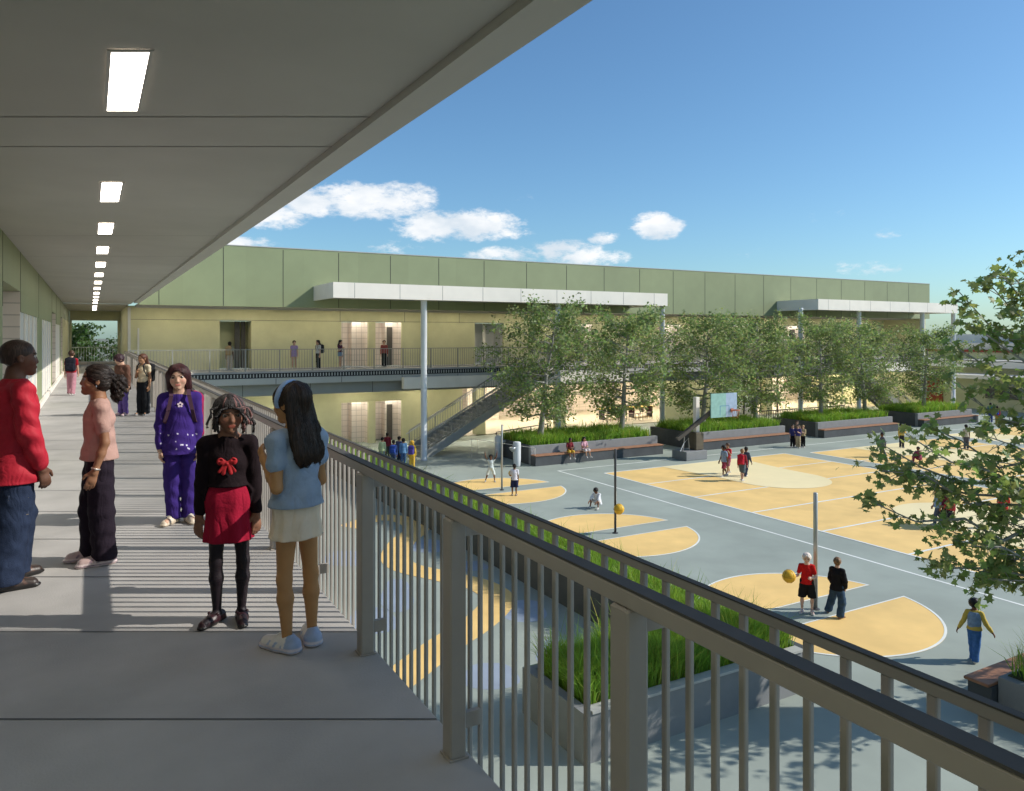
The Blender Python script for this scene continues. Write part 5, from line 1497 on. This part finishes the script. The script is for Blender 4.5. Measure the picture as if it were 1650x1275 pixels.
# --- girl in blue blouse, back turned
x,y=deck(478,1043)
P=dict(hd=.150,width=.90,head=(20,4,0),armL=((.10,.14,-1),(-.15,-.8,.62)),armR=((-.14,.0,-1),(.35,-.75,.15)),legL=((.04,-.02,-1),(-.03,.04,-1)),legR=((-.09,.0,-1),(-.0,.04,-1)),topname='blouse',fringe=.30,puff=.006,wr=.006,curlL=.8,footL=16,footR=-25,palmL=(-1,0,.2))
P['hpaint']=None
def px_(t,J,H):
    hd=J['hd']; mb=MB(); mb3=[]
    pts=[]
    S=SDF(J['hc']-[.2,.2,.2],J['hc']+[.2,.2,.2],.006); R=J['R']
    S.ell(HP(J,(0,.055,.14)),np.array([.455,.52,.462])*hd,.0,R)
    S.ell(HP(J,(0,-.02,0.15)),np.array([1,.075,1])*hd*1.0,.0,R,'u') if False else None
    n=R@np.array([0,-1,.32]); n=n/np.linalg.norm(n); c0=HP(J,(0,-.12,.2))
    S.clip(tuple(n),float(n@c0)+.018); S.clip(tuple(-n),-float(n@c0)+.018); S.clip((0,0,-1),-(J['hc'][2]-.10*hd))
    V,F=S.mesh(); put(V,F,'headband',M['satin'],t,(.33,.47,.75))
    # something small and pink held in the fingers
person('girl with long dark hair, headband, light blue blouse and cream skirt',(x,y,0),face_rz(x,y,-146),1.42,P,'caramel',.006,True,('long',(.034,.018,.011),1.75),
    ((.31,.385,.50),.22,.0,'cloth',.025),('skirt',(.85,.70,.54),'cloth',.016,.415*1.42,.098),('chunky',[(.72,.68,.64),(.62,.55,.58),(.34,.42,.6)]),None,5,px_)

# --- everybody further away
STAND=dict()
def pose(**k): return k
WALK=dict(legL=((.02,-.28,-1),(.0,-.05,-1)),legR=((-.02,.2,-1),(0,.42,-1)),armL=((.12,.22,-1),(.04,.05,-1)),armR=((-.12,-.25,-1),(-.04,-.4,-1)))
STRIDE=dict(legL=((.10,-.42,-1),(.0,-.15,-1)),legR=((-.10,.30,-1),(0,.55,-1)),armL=((.25,.25,-1),(.1,.0,-1)),armR=((-.25,-.2,-1),(-.1,-.4,-1)))
BK=(.012,.009,.008); BR=(.06,.03,.018); DBR=(.03,.016,.012); BL=(.35,.22,.1); WHITE=(.72,.72,.7); NAVY=(.02,.03,.09); BLACK=(.014,.014,.016); RED=(.42,.02,.03); JEAN=(.05,.09,.19); KH=(.45,.34,.2)
def far(label,pos,H,deg,P,skin,hair,top,bottom,shoes=('sneaker',[(.5,.48,.46),(.6,.58,.55)]),z=GZ,bag=None,seed=0,h=.016,extras=None,group=None):
    x,y=pos; P=dict(P); rz=face_rz(x,y,deg)
    H*=1.02; t,J=person(label,(x,y,z+.002),rz,H,P,skin,h,False,hair,top,bottom,shoes,group,seed,extras)
    if bag: backpack(bag[0],(x,y,z+.002),rz,H,bag[1],bag[2] if len(bag)>2 else (.03,.03,.035),J,(0,0),1.0,h)
    return t,J,rz
def gpos(px,py): return ground(px,py)
def world_of(pos,z,rz,p):
    c,s=math.cos(rz),math.sin(rz); return (pos[0]+p[0]*c-p[1]*s,pos[1]+p[0]*s+p[1]*c,z+p[2])
# walkway, middle distance
far('boy in dark red T-shirt walking away down the walkway, with a black backpack',deck(115,637),1.24,170,dict(WALK),'light',('short',BR),((.30,.012,.02),.28,-.03),('trousers',(.42,.2,.24),'cloth',.02),z=0,bag=('black backpack of the boy in dark red',(.014,.014,.022)),seed=11,h=.012)
far('child in a long brown top looking down, beside the girl with cream top',deck(199,670),1.26,-40,dict(head=(-20,28,0),lean=(0,-.03),legL=((.02,-.12,-1),(.0,.1,-1))),'light',('curly',(.035,.015,.02)),((.14,.07,.05),.9,-.12,'cloth',.03),('trousers',(.14,.09,.3),'cloth',.014),('sneaker',[(.55,.4,.45),(.6,.5,.5)]),z=0,seed=12,h=.011)
far('brown-haired girl in cream top and black trousers standing by the railing post',deck(231,669),1.26,-35,dict(head=(-10,0,0),armR=((-.15,-.1,-1),(.55,-.6,.65)),armL=((.12,.05,-1),(.0,-.15,-1))),'tan',('long',(.09,.035,.02),1.3),((.62,.52,.36),.2,-.0,'cloth',.010),('trousers',(.016,.018,.022),'cloth',.024),('sneaker',[(.03,.03,.03),(.5,.5,.5)]),z=0,bag=('black backpack of the girl in cream',(.016,.016,.018)),seed=13,h=.011)
# far upper walkway
def up(px,y): return (on_y(px,y),y)
far('child in striped top with tan backpack by the dark door alcove',up(370,37.0),1.36,165,{},'brown',('short',BK),((.35,.33,.25),.3,-.02),('trousers',(.5,.42,.34)),z=0,bag=('tan backpack of the child by the dark door alcove',(.40,.27,.13)),seed=14)
far('child in lavender dress on the far upper walkway',up(474,37.3),1.40,10,dict(topname='top'),'light',('short',BR),((.38,.27,.47),.2,.0),('skirt',(.38,.27,.47),'cloth',.012,.62,.10),z=0,seed=15)
far('child in white shirt and black trousers with dark backpack on the far walkway',up(513,37.2),1.42,-60,{},'light',('long',DBR,1.0),((.6,.6,.6),.25,.0),('trousers',BLACK),z=0,bag=('dark backpack of the child in white shirt on the far walkway',(.02,.02,.03)),seed=16)
far('girl with black hair, dark top and blue skirt on the far walkway',up(548,37.3),1.42,60,dict(armR=((-.2,-.1,-1),(.3,-.7,.5))),'light',('long',BK,1.3),((.10,.03,.06),.3,.03),('skirt',(.18,.28,.42),'cloth',.012,.62,.09),z=0,seed=17)
far('child in dark red shirt and black trousers before the right glazed alcove',up(619,37.5),1.40,5,{},'light',('short',BR),((.30,.07,.06),.9,-.02),('trousers',BLACK),z=0,seed=18)
# group at the foot of the white column
gl=[('child in pale green shirt in the group left of the white column',(616,748),1.20,160,'tan',BK,(.55,.62,.36),(.3,.35,.4),None),
    ('child in dark red jacket at the back of the group left of the column',(624,740),1.24,175,'brown',BK,(.16,.02,.03),(.05,.05,.06),None),
    ('child in dark blue jacket with big blue backpack, in the group by the column',(634,754),1.2,170,'brown',BK,(.05,.09,.25),(.05,.07,.15),(.03,.07,.32)),
    ('child in navy and cream shirt between the two blue-clad children',(643,748),1.24,150,'tan',BK,(.07,.08,.17),(.02,.03,.06),None),
    ('tall child in sky blue jacket and jeans in the group by the column',(650,753),1.27,175,'mid',BK,(.13,.27,.48),(.06,.12,.28),None),
    ('child in yellow hooded top and trousers at the right of the group',(664,757),1.25,165,'tan',(.65,.36,.04),(.65,.42,.05),(.68,.42,.06),(.08,.06,.28))]
for i,(lb,pp,H,dg,sk,hc_,tc_,bc_,bg_) in enumerate(gl):
    far(lb,gpos(*pp),H,dg,dict(head=(random.uniform(-25,25),0,0)),sk,('short' if i!=5 else 'long',hc_,.75) if i==5 else ('short',hc_),(tc_,.92,-.05,'cloth',.02),('trousers',bc_),seed=20+i,
        bag=None if not bg_ else (('blue backpack in the group of children by the column' if i==2 else 'purple-blue backpack on the child in yellow'),bg_))
# players
far('boy in pale shorts and shirt with both arms raised by the far tetherball pole',gpos(791,777),1.08,5,dict(armL=((.55,-.1,.75),(.15,-.1,1)),armR=((-.55,-.1,.75),(-.15,-.1,1)),legL=((.30,-.05,-1),(.1,.1,-1)),legR=((-.38,-.05,-1),(-.3,.12,-1)),head=(0,-12,0)),'brown',('curly',BK),((.55,.62,.62),.25,-.02),('shorts',(.62,.68,.66),'cloth',.02),seed=30,h=.014)
p=gpos(829,799); t_,J_,rz_=far('boy in white T-shirt and navy shorts holding a yellow ball, back to camera',p,1.14,178,dict(armL=((.25,-.25,-1),(.1,-.8,-.1)),armR=((-.12,.05,-1),(-.05,-.1,-1)),legL=((.08,0,-1),(.02,.04,-1))),'brown',('short',BK),((.68,.66,.72),.3,-.04,'cloth',.022),('shorts',(.02,.025,.07),'cloth',.035),('sneaker',[(.25,.2,.18),(.1,.1,.1)]),seed=31,h=.014)
hw=world_of(p,GZ,rz_,J_['wrL']+J_['foL']*.10+np.array([-.06,-.04,.06])); ball(tuple(hw),.11,'yellow ball held by the boy in white T-shirt')
far('small child in white crouching on the grey court near the hanging ball',gpos(964,818),1.10,-30,dict(seat=.10,lean=(0,-.10),legL=((.35,-1,.62),(.1,-.25,-1)),legR=((-.35,-1,.62),(-.1,-.25,-1)),armL=((.2,-.7,-.75),(.0,-.8,-.5)),armR=((-.2,-.7,-.75),(.0,-.8,-.5)),head=(0,25,0)),'brown',('curly',BK),((.72,.72,.74),.6,-.06,'cloth',.03),('shorts',(.72,.68,.66),'cloth',.02),seed=32,h=.013)
p=gpos(1300,988); t_,J_,rz_=far('pale-haired child in red T-shirt and black shorts holding a yellow ball',p,1.235,0,dict(armR=((-.30,-.2,-1),(-.35,-.9,.15)),armL=((.25,-.05,-1),(-.3,-.7,.1)),legL=((.16,0,-1),(.0,.03,-1)),legR=((-.12,0,-1),(-.0,.03,-1))),'pale',('curly',(.72,.62,.55)),((.55,.015,.015),.3,-.04,'cloth',.02),('shorts',BLACK,'cloth',.035),('sneaker',[(.6,.5,.5),(.7,.7,.7)]),seed=33,h=.011)
hw=world_of(p,GZ,rz_,J_['wrR']+J_['foR']*.12+np.array([-.06,-.07,.02])); ball(tuple(hw),.135,'yellow ball in the hands of the child in red T-shirt')
far('boy in black sweater and blue jeans striding on the near circle, seen from behind',gpos(1349,993),1.22,155,dict(legL=((.30,-.25,-1),(.25,.1,-1)),legR=((-.22,.12,-1),(.05,.22,-1)),armL=((.2,-.05,-1),(-.1,-.5,-.8)),armR=((-.3,.1,-1),(.2,-.45,-.9)),head=(15,-6,0)),'light',('short',(.16,.09,.045)),((.012,.012,.014),.93,-.08,'cloth',.03),('trousers',(.04,.075,.13),'denim',.03),('sneaker',[(.3,.12,.05),(.12,.06,.03)]),seed=34,h=.011)
def vest(t,J,H):
    lo,hi=bounds(J,H,.14); S=SDF(lo,hi,.011); f=(0,1,0,.84); hz=J['pel'][2]-.0*H
    S.cone([0,0,hz-.03],J['waist'],.098*H,.092*H,.02,f); S.cone(J['waist'],J['chest'],.092*H,.098*H,.02,f); S.cone(J['chest'],J['sh']-[0,0,.02*H],.098*H,.075*H,.02,f)
    S.clip((0,0,-1),-hz); S.clip((0,0,1),J['neck'][2]-.01*H); S.ell(J['neck'],(.045*H,.05*H,.06*H),.01,None,'s'); S.box(J['chest']+[0,-.12,-.03],(.02,.08,.3),.005,.004,None,'s')
    V,F=S.mesh(); put(V,F,'denim_vest',M['denim'],t,(.22,.32,.50))
far('child with round black hair in denim vest, yellow sleeves and jeans, walking away',gpos(1570,1066),1.10,176,dict(legL=((.03,-.14,-1),(.0,.02,-1)),legR=((.02,.10,-1),(0,.25,-1)),armL=((.20,.05,-1),(.05,-.1,-1)),armR=((-.25,-.0,-1),(-.05,-.12,-1)),footL=3,footR=-3) if False else dict(legL=((-.06,-.14,-1),(-.04,.02,-1)),legR=((.06,.12,-1),(.05,.25,-1)),armL=((.38,.1,-1),(.5,-.1,-1)),armR=((-.42,.0,-1),(-.55,-.15,-.8))),'brown',('afro',(.008,.007,.007)),((.62,.45,.10),.93,-.02,'cloth',.018),('trousers',(.06,.16,.42),'denim',.018),('sneaker',[(.6,.58,.6),(.7,.7,.7)]),seed=35,h=.011,extras=vest)
# walkers on the yellow court
far('child in blue and white patterned shirt walking left on the yellow court',gpos(1167,768),1.28,-55,dict(WALK),'brown',('curly',BK),((.25,.33,.45),.3,-.06,'cloth',.03),('shorts',(.3,.05,.08),'cloth',.03),seed=40)
far('child in bright red shirt behind the child in the patterned shirt',gpos(1173,764),1.30,-40,dict(WALK,armL=((.3,-.2,-1),(.1,-.6,.6))),'tan',('short',BR),((.52,.03,.04),.3,-.04,'cloth',.02),('shorts',(.35,.12,.16),'cloth',.03),seed=41)
far('brown-haired child wearing a red backpack on the pale key of the court',gpos(1196,775),1.28,160,dict(WALK),'light',('short',(.28,.16,.08)),((.25,.03,.04),.9,-.02,'cloth',.02),('shorts',(.10,.13,.15),'cloth',.03),bag=('red backpack on the child in the pale key',(.42,.02,.04)),seed=42)
far('dark-haired child walking behind the child with red backpack',gpos(1202,768),1.24,150,dict(STRIDE),'brown',('short',BK),((.06,.07,.10),.9,-.02,'cloth',.02),('trousers',(.04,.05,.08)),seed=43)
# trio near the planter
for i,(px,py,H,tc_,bc_,lb) in enumerate([(1277,721,1.18,(.04,.04,.14),BLACK,'child in navy shirt, left one of the trio in front of the planters'),(1286,722,1.20,(.06,.05,.18),KH,'child in tan trousers in the middle of the trio'),(1294,721,1.15,(.5,.4,.22),BLACK,'child in pale yellow top, right one of the trio'),(1284,719,1.32,(.25,.17,.1),(.1,.06,.05),'taller child at the back of the trio')]):
    far(lb,gpos(px,py),H,[15,-10,-20,5][i],dict(armL=((.15,-.2,-1),(-.3,-.6,.3)),armR=((-.12,-.05,-1),(0,-.2,-1))),'light',('short',[DBR,BK,BL,BR][i]),(tc_,.5,-.03),('trousers',bc_),seed=50+i)
# two seated on the planter bench
for i,(px,lb,tc_,bc_,sk,hr_) in enumerate([(918,'child in maroon shirt and yellow shorts sitting on the planter bench',(.22,.03,.04),(.65,.40,.06),'brown',('short',BK)),(941,'girl in pink top and white shorts sitting on the planter bench',(.62,.35,.42),(.7,.62,.62),'tan',('long',BK,.9))]):
    x,y=on_y(px,28.78),28.78
    far(lb,(x,y),1.22,[15,30][i],dict(seat=.475,legL=((.12,-1,.02),(.05,-.35,-1)),legR=((-.12,-1,.02),(.05,-.25,-1)),armL=((.2,-.35,-1),(-.5,-.8,.1)),armR=((-.2,-.35,-1),(.4,-.8,.1)),head=([20,-15][i],10,0)),sk,hr_,(tc_,.3,-.02,'cloth',.015),('shorts' ,bc_,'cloth',.02),seed=60+i,h=.015)
# group by the near maple branches
far('child in light blue shirt at the left of the group near the maple branches',gpos(1511,846),1.13,-80,dict(WALK),'tan',('short',BK),((.25,.38,.6),.6,-.06,'cloth',.03),('trousers',(.10,.13,.2)),seed=70)
far('child in maroon shirt in the middle of the group behind the maple branches',gpos(1521,848),1.14,-75,dict(WALK),'brown',('short',DBR),((.12,.02,.05),.9,-.04,'cloth',.02),('trousers',(.02,.02,.03)),seed=71)
far('child in red and blue jacket with a blue cap, right side of the group',gpos(1531,852),1.18,-70,dict(STRIDE),'brown',('cap',(.03,.06,.35)),((.50,.05,.07),.9,-.04,'cloth',.02),('trousers',(.02,.02,.03)),seed=72)
far('child in red shirt and black shorts half hidden by the maple leaves',gpos(1617,852),1.18,10,dict(STRIDE),'light',('short',BR),((.50,.03,.03),.3,-.04,'cloth',.02),('shorts',BLACK,'cloth',.03),seed=73)
far('child in grey clothes running on the second yellow court',gpos(1422,737),1.2,-60,dict(STRIDE),'brown',('short',BK),((.15,.15,.18),.9,-.04),('trousers',(.10,.10,.13)),seed=74)
far('child in yellow top and dark trousers on the second court',gpos(1453,722),1.25,20,dict(armL=((.2,-.3,-1),(-.4,-.6,.3))),'tan',('short',BK),((.60,.42,.10),.9,-.02),('trousers',(.03,.03,.04)),seed=75)
far('child in maroon crouching on the second court',gpos(1481,745),1.15,-20,dict(seat=.10,lean=(0,-.08),legL=((.3,-1,.6),(.1,-.25,-1)),legR=((-.3,-1,.6),(-.1,-.25,-1)),armL=((.2,-.7,-.7),(0,-.8,-.5)),armR=((-.2,-.7,-.7),(0,-.8,-.5))),'brown',('short',BK),((.28,.05,.10),.9,-.05,'cloth',.03),('trousers',(.25,.05,.09)),seed=76)
far('dark-haired child in pale shirt on the cream court behind the branches',gpos(1557,724),1.25,200,{},'brown',('short',BK),((.5,.45,.35),.3,-.04),('trousers',(.08,.08,.1)),seed=77)
far('child in blue and green jacket at the far right of the playground',gpos(1596,681),1.3,170,{},'brown',('short',BK),((.05,.17,.28),.9,-.05,'cloth',.03),('trousers',(.06,.09,.25)),seed=78)
far('child in red top with blue backpack at the far right of the playground',gpos(1607,684),1.2,170,{},'tan',('short',BK),((.5,.05,.05),.9,-.05),('trousers',(.5,.3,.05)),bag=('bright blue backpack at the far right of the playground',(.03,.07,.42)),seed=79)
# ---------------------------------------------------------------- camera, light, world
cam=bpy.data.objects.new('Camera',bpy.data.cameras.new('Camera')); COL.objects.link(cam)
cam.location=(0,0,EYE); cam.rotation_euler=(math.pi/2,0,-TH)
cam.data.sensor_width=36; cam.data.lens=36*1215/1650; cam.data.shift_y=-(637.5-541)/1650
cam.data.clip_start=.05; cam.data.clip_end=5000
SC.camera=cam
TEL=.68
el=math.atan(TEL)
sun=bpy.data.objects.new('Sun',bpy.data.lights.new('Sun','SUN')); COL.objects.link(sun)
L=Vector((-CT,ST,-TEL)).normalized()
sun.rotation_euler=L.to_track_quat('-Z','Y').to_euler(); sun.location=(20,-10,30)
sun.data.energy=3.3; sun.data.angle=math.radians(.5); sun.data.color=(1,.95,.86)
w=bpy.data.worlds.new('World'); SC.world=w; w.use_nodes=True
nt=w.node_tree; N=nt.nodes.new; LK=nt.links.new
bg=nt.nodes['Background']
sky=N('ShaderNodeTexSky'); sky.sky_type='NISHITA'; sky.sun_disc=False; sky.sun_elevation=el
sky.sun_rotation=math.atan2(CT,-ST); sky.air_density=1.0; sky.dust_density=.7; sky.ozone_density=1.6; sky.altitude=0
tc=N('ShaderNodeTexCoord'); nrm=N('ShaderNodeVectorMath'); nrm.operation='NORMALIZE'; LK(tc.outputs['Generated'],nrm.inputs[0])
# clouds: soft lobes at fixed places in the sky, broken up by noise
n1=N('ShaderNodeTexNoise'); n1.inputs['Scale'].default_value=30; n1.inputs['Detail'].default_value=9; n1.inputs['Roughness'].default_value=.68
mp=N('ShaderNodeMapping'); mp.inputs['Scale'].default_value=(1,1,2.2); LK(nrm.outputs[0],mp.inputs[0]); LK(mp.outputs[0],n1.inputs['Vector'])
def cdir(px,py):
    v=Vector((CT,-ST,0))*((px-825)/1215)+Vector((ST,CT,0))+Vector((0,0,(541-py)/1215)); return v.normalized()
CL=[(500,328,52,17,1),(575,325,70,24,1),(650,322,46,22,1),(600,340,40,12,.8),(700,366,55,19,1),(765,362,66,21,1),(810,372,40,11,.7),(1057,364,36,18,1),(905,402,40,14,.75),(945,414,60,15,.8),(810,412,60,12,.7),(440,345,50,20,.9),(375,395,60,14,.8),(640,400,40,10,.45),(1395,432,45,11,.6),(1440,378,26,8,.4),(975,384,24,9,.6),(1210,410,30,9,.3),(1335,350,30,9,.3),(870,320,40,10,.2),(300,420,90,20,.7)]
acc=None
for px,py,a,b,s in CL:
    d=cdir(px,py); rt=Vector((d.y,-d.x,0)).normalized(); up=rt.cross(d)
    def dot(v,o=0):
        q=N('ShaderNodeVectorMath'); q.operation='DOT_PRODUCT'; LK(nrm.outputs[0],q.inputs[0]); q.inputs[1].default_value=v; return q.outputs['Value']
    cs=1/ (1215/ (Vector((CT,-ST,0))*((px-825)/1215)+Vector((ST,CT,0))).length)  # radians per pixel, roughly
    cs=1/1215*Vector((ST,CT,0)).dot(d)
    m1=N('ShaderNodeMath'); m1.operation='MULTIPLY'; LK(dot(rt),m1.inputs[0]); m1.inputs[1].default_value=1/(a*cs*1.5)
    m2=N('ShaderNodeMath'); m2.operation='MULTIPLY'; LK(dot(up),m2.inputs[0]); m2.inputs[1].default_value=1/(b*cs*1.6)
    p1=N('ShaderNodeMath'); p1.operation='MULTIPLY'; LK(m1.outputs[0],p1.inputs[0]); LK(m1.outputs[0],p1.inputs[1])
    p2=N('ShaderNodeMath'); p2.operation='MULTIPLY_ADD'; LK(m2.outputs[0],p2.inputs[0]); LK(m2.outputs[0],p2.inputs[1]); LK(p1.outputs[0],p2.inputs[2])
    e=N('ShaderNodeMath'); e.operation='MULTIPLY_ADD'; LK(p2.outputs[0],e.inputs[0]); e.inputs[1].default_value=-s; e.inputs[2].default_value=s; e.use_clamp=True
    fr_=N('ShaderNodeMath'); fr_.operation='GREATER_THAN'; LK(dot(d),fr_.inputs[0]); fr_.inputs[1].default_value=0
    g=N('ShaderNodeMath'); g.operation='MULTIPLY'; LK(e.outputs[0],g.inputs[0]); LK(fr_.outputs[0],g.inputs[1])
    if acc is None: acc=g.outputs[0]
    else:
        mx=N('ShaderNodeMath'); mx.operation='MAXIMUM'; LK(acc,mx.inputs[0]); LK(g.outputs[0],mx.inputs[1]); acc=mx.outputs[0]
nn=N('ShaderNodeMapRange'); LK(n1.outputs['Fac'],nn.inputs['Value']); nn.inputs['From Min'].default_value=.3; nn.inputs['From Max'].default_value=.7; nn.inputs['To Min'].default_value=-1.35; nn.inputs['To Max'].default_value=.30
ad=N('ShaderNodeMath'); ad.operation='MULTIPLY_ADD'; LK(acc,ad.inputs[0]); ad.inputs[1].default_value=2.2; LK(nn.outputs[0],ad.inputs[2])
cl=N('ShaderNodeMapRange'); cl.interpolation_type='SMOOTHSTEP'; LK(ad.outputs[0],cl.inputs['Value']); cl.inputs['From Min'].default_value=.02; cl.inputs['From Max'].default_value=1.35; cl.inputs['To Max'].default_value=.93
gt=N('ShaderNodeMath'); gt.operation='MULTIPLY'; gt.use_clamp=True; LK(acc,gt.inputs[0]); gt.inputs[1].default_value=3.5
gm_=N('ShaderNodeMath'); gm_.operation='MULTIPLY'; LK(cl.outputs[0],gm_.inputs[0]); LK(gt.outputs[0],gm_.inputs[1])
mixc=N('ShaderNodeMix'); mixc.data_type='RGBA'; LK(gm_.outputs[0],mixc.inputs['Factor'])
tint=N('ShaderNodeMix'); tint.data_type='RGBA'; tint.blend_type='MULTIPLY'; tint.inputs['Factor'].default_value=1
LK(sky.outputs[0],tint.inputs['A']); tint.inputs['B'].default_value=(.58,.82,.965,1)
LK(tint.outputs['Result'],mixc.inputs['A']); 
n5=N('ShaderNodeTexNoise'); n5.inputs['Scale'].default_value=16; n5.inputs['Detail'].default_value=6; LK(mp.outputs[0],n5.inputs['Vector'])
cr=N('ShaderNodeMapRange'); cr.inputs['From Min'].default_value=.35; cr.inputs['From Max'].default_value=.6; LK(n5.outputs['Fac'],cr.inputs['Value'])
cc=N('ShaderNodeMix'); cc.data_type='RGBA'; LK(cr.outputs[0],cc.inputs['Factor']); cc.inputs['A'].default_value=(4.9,5.4,5.9,1); cc.inputs['B'].default_value=(7.0,7.0,7.0,1)
LK(cc.outputs['Result'],mixc.inputs['B'])
LK(mixc.outputs['Result'],bg.inputs['Color']); bg.inputs['Strength'].default_value=.108
SC.view_settings.view_transform='Standard'; SC.view_settings.look='None'; SC.view_settings.exposure=.50; SC.view_settings.gamma=1
SC.render.engine='CYCLES'
try: SC.cycles.max_bounces=8; SC.cycles.diffuse_bounces=5
except Exception: pass
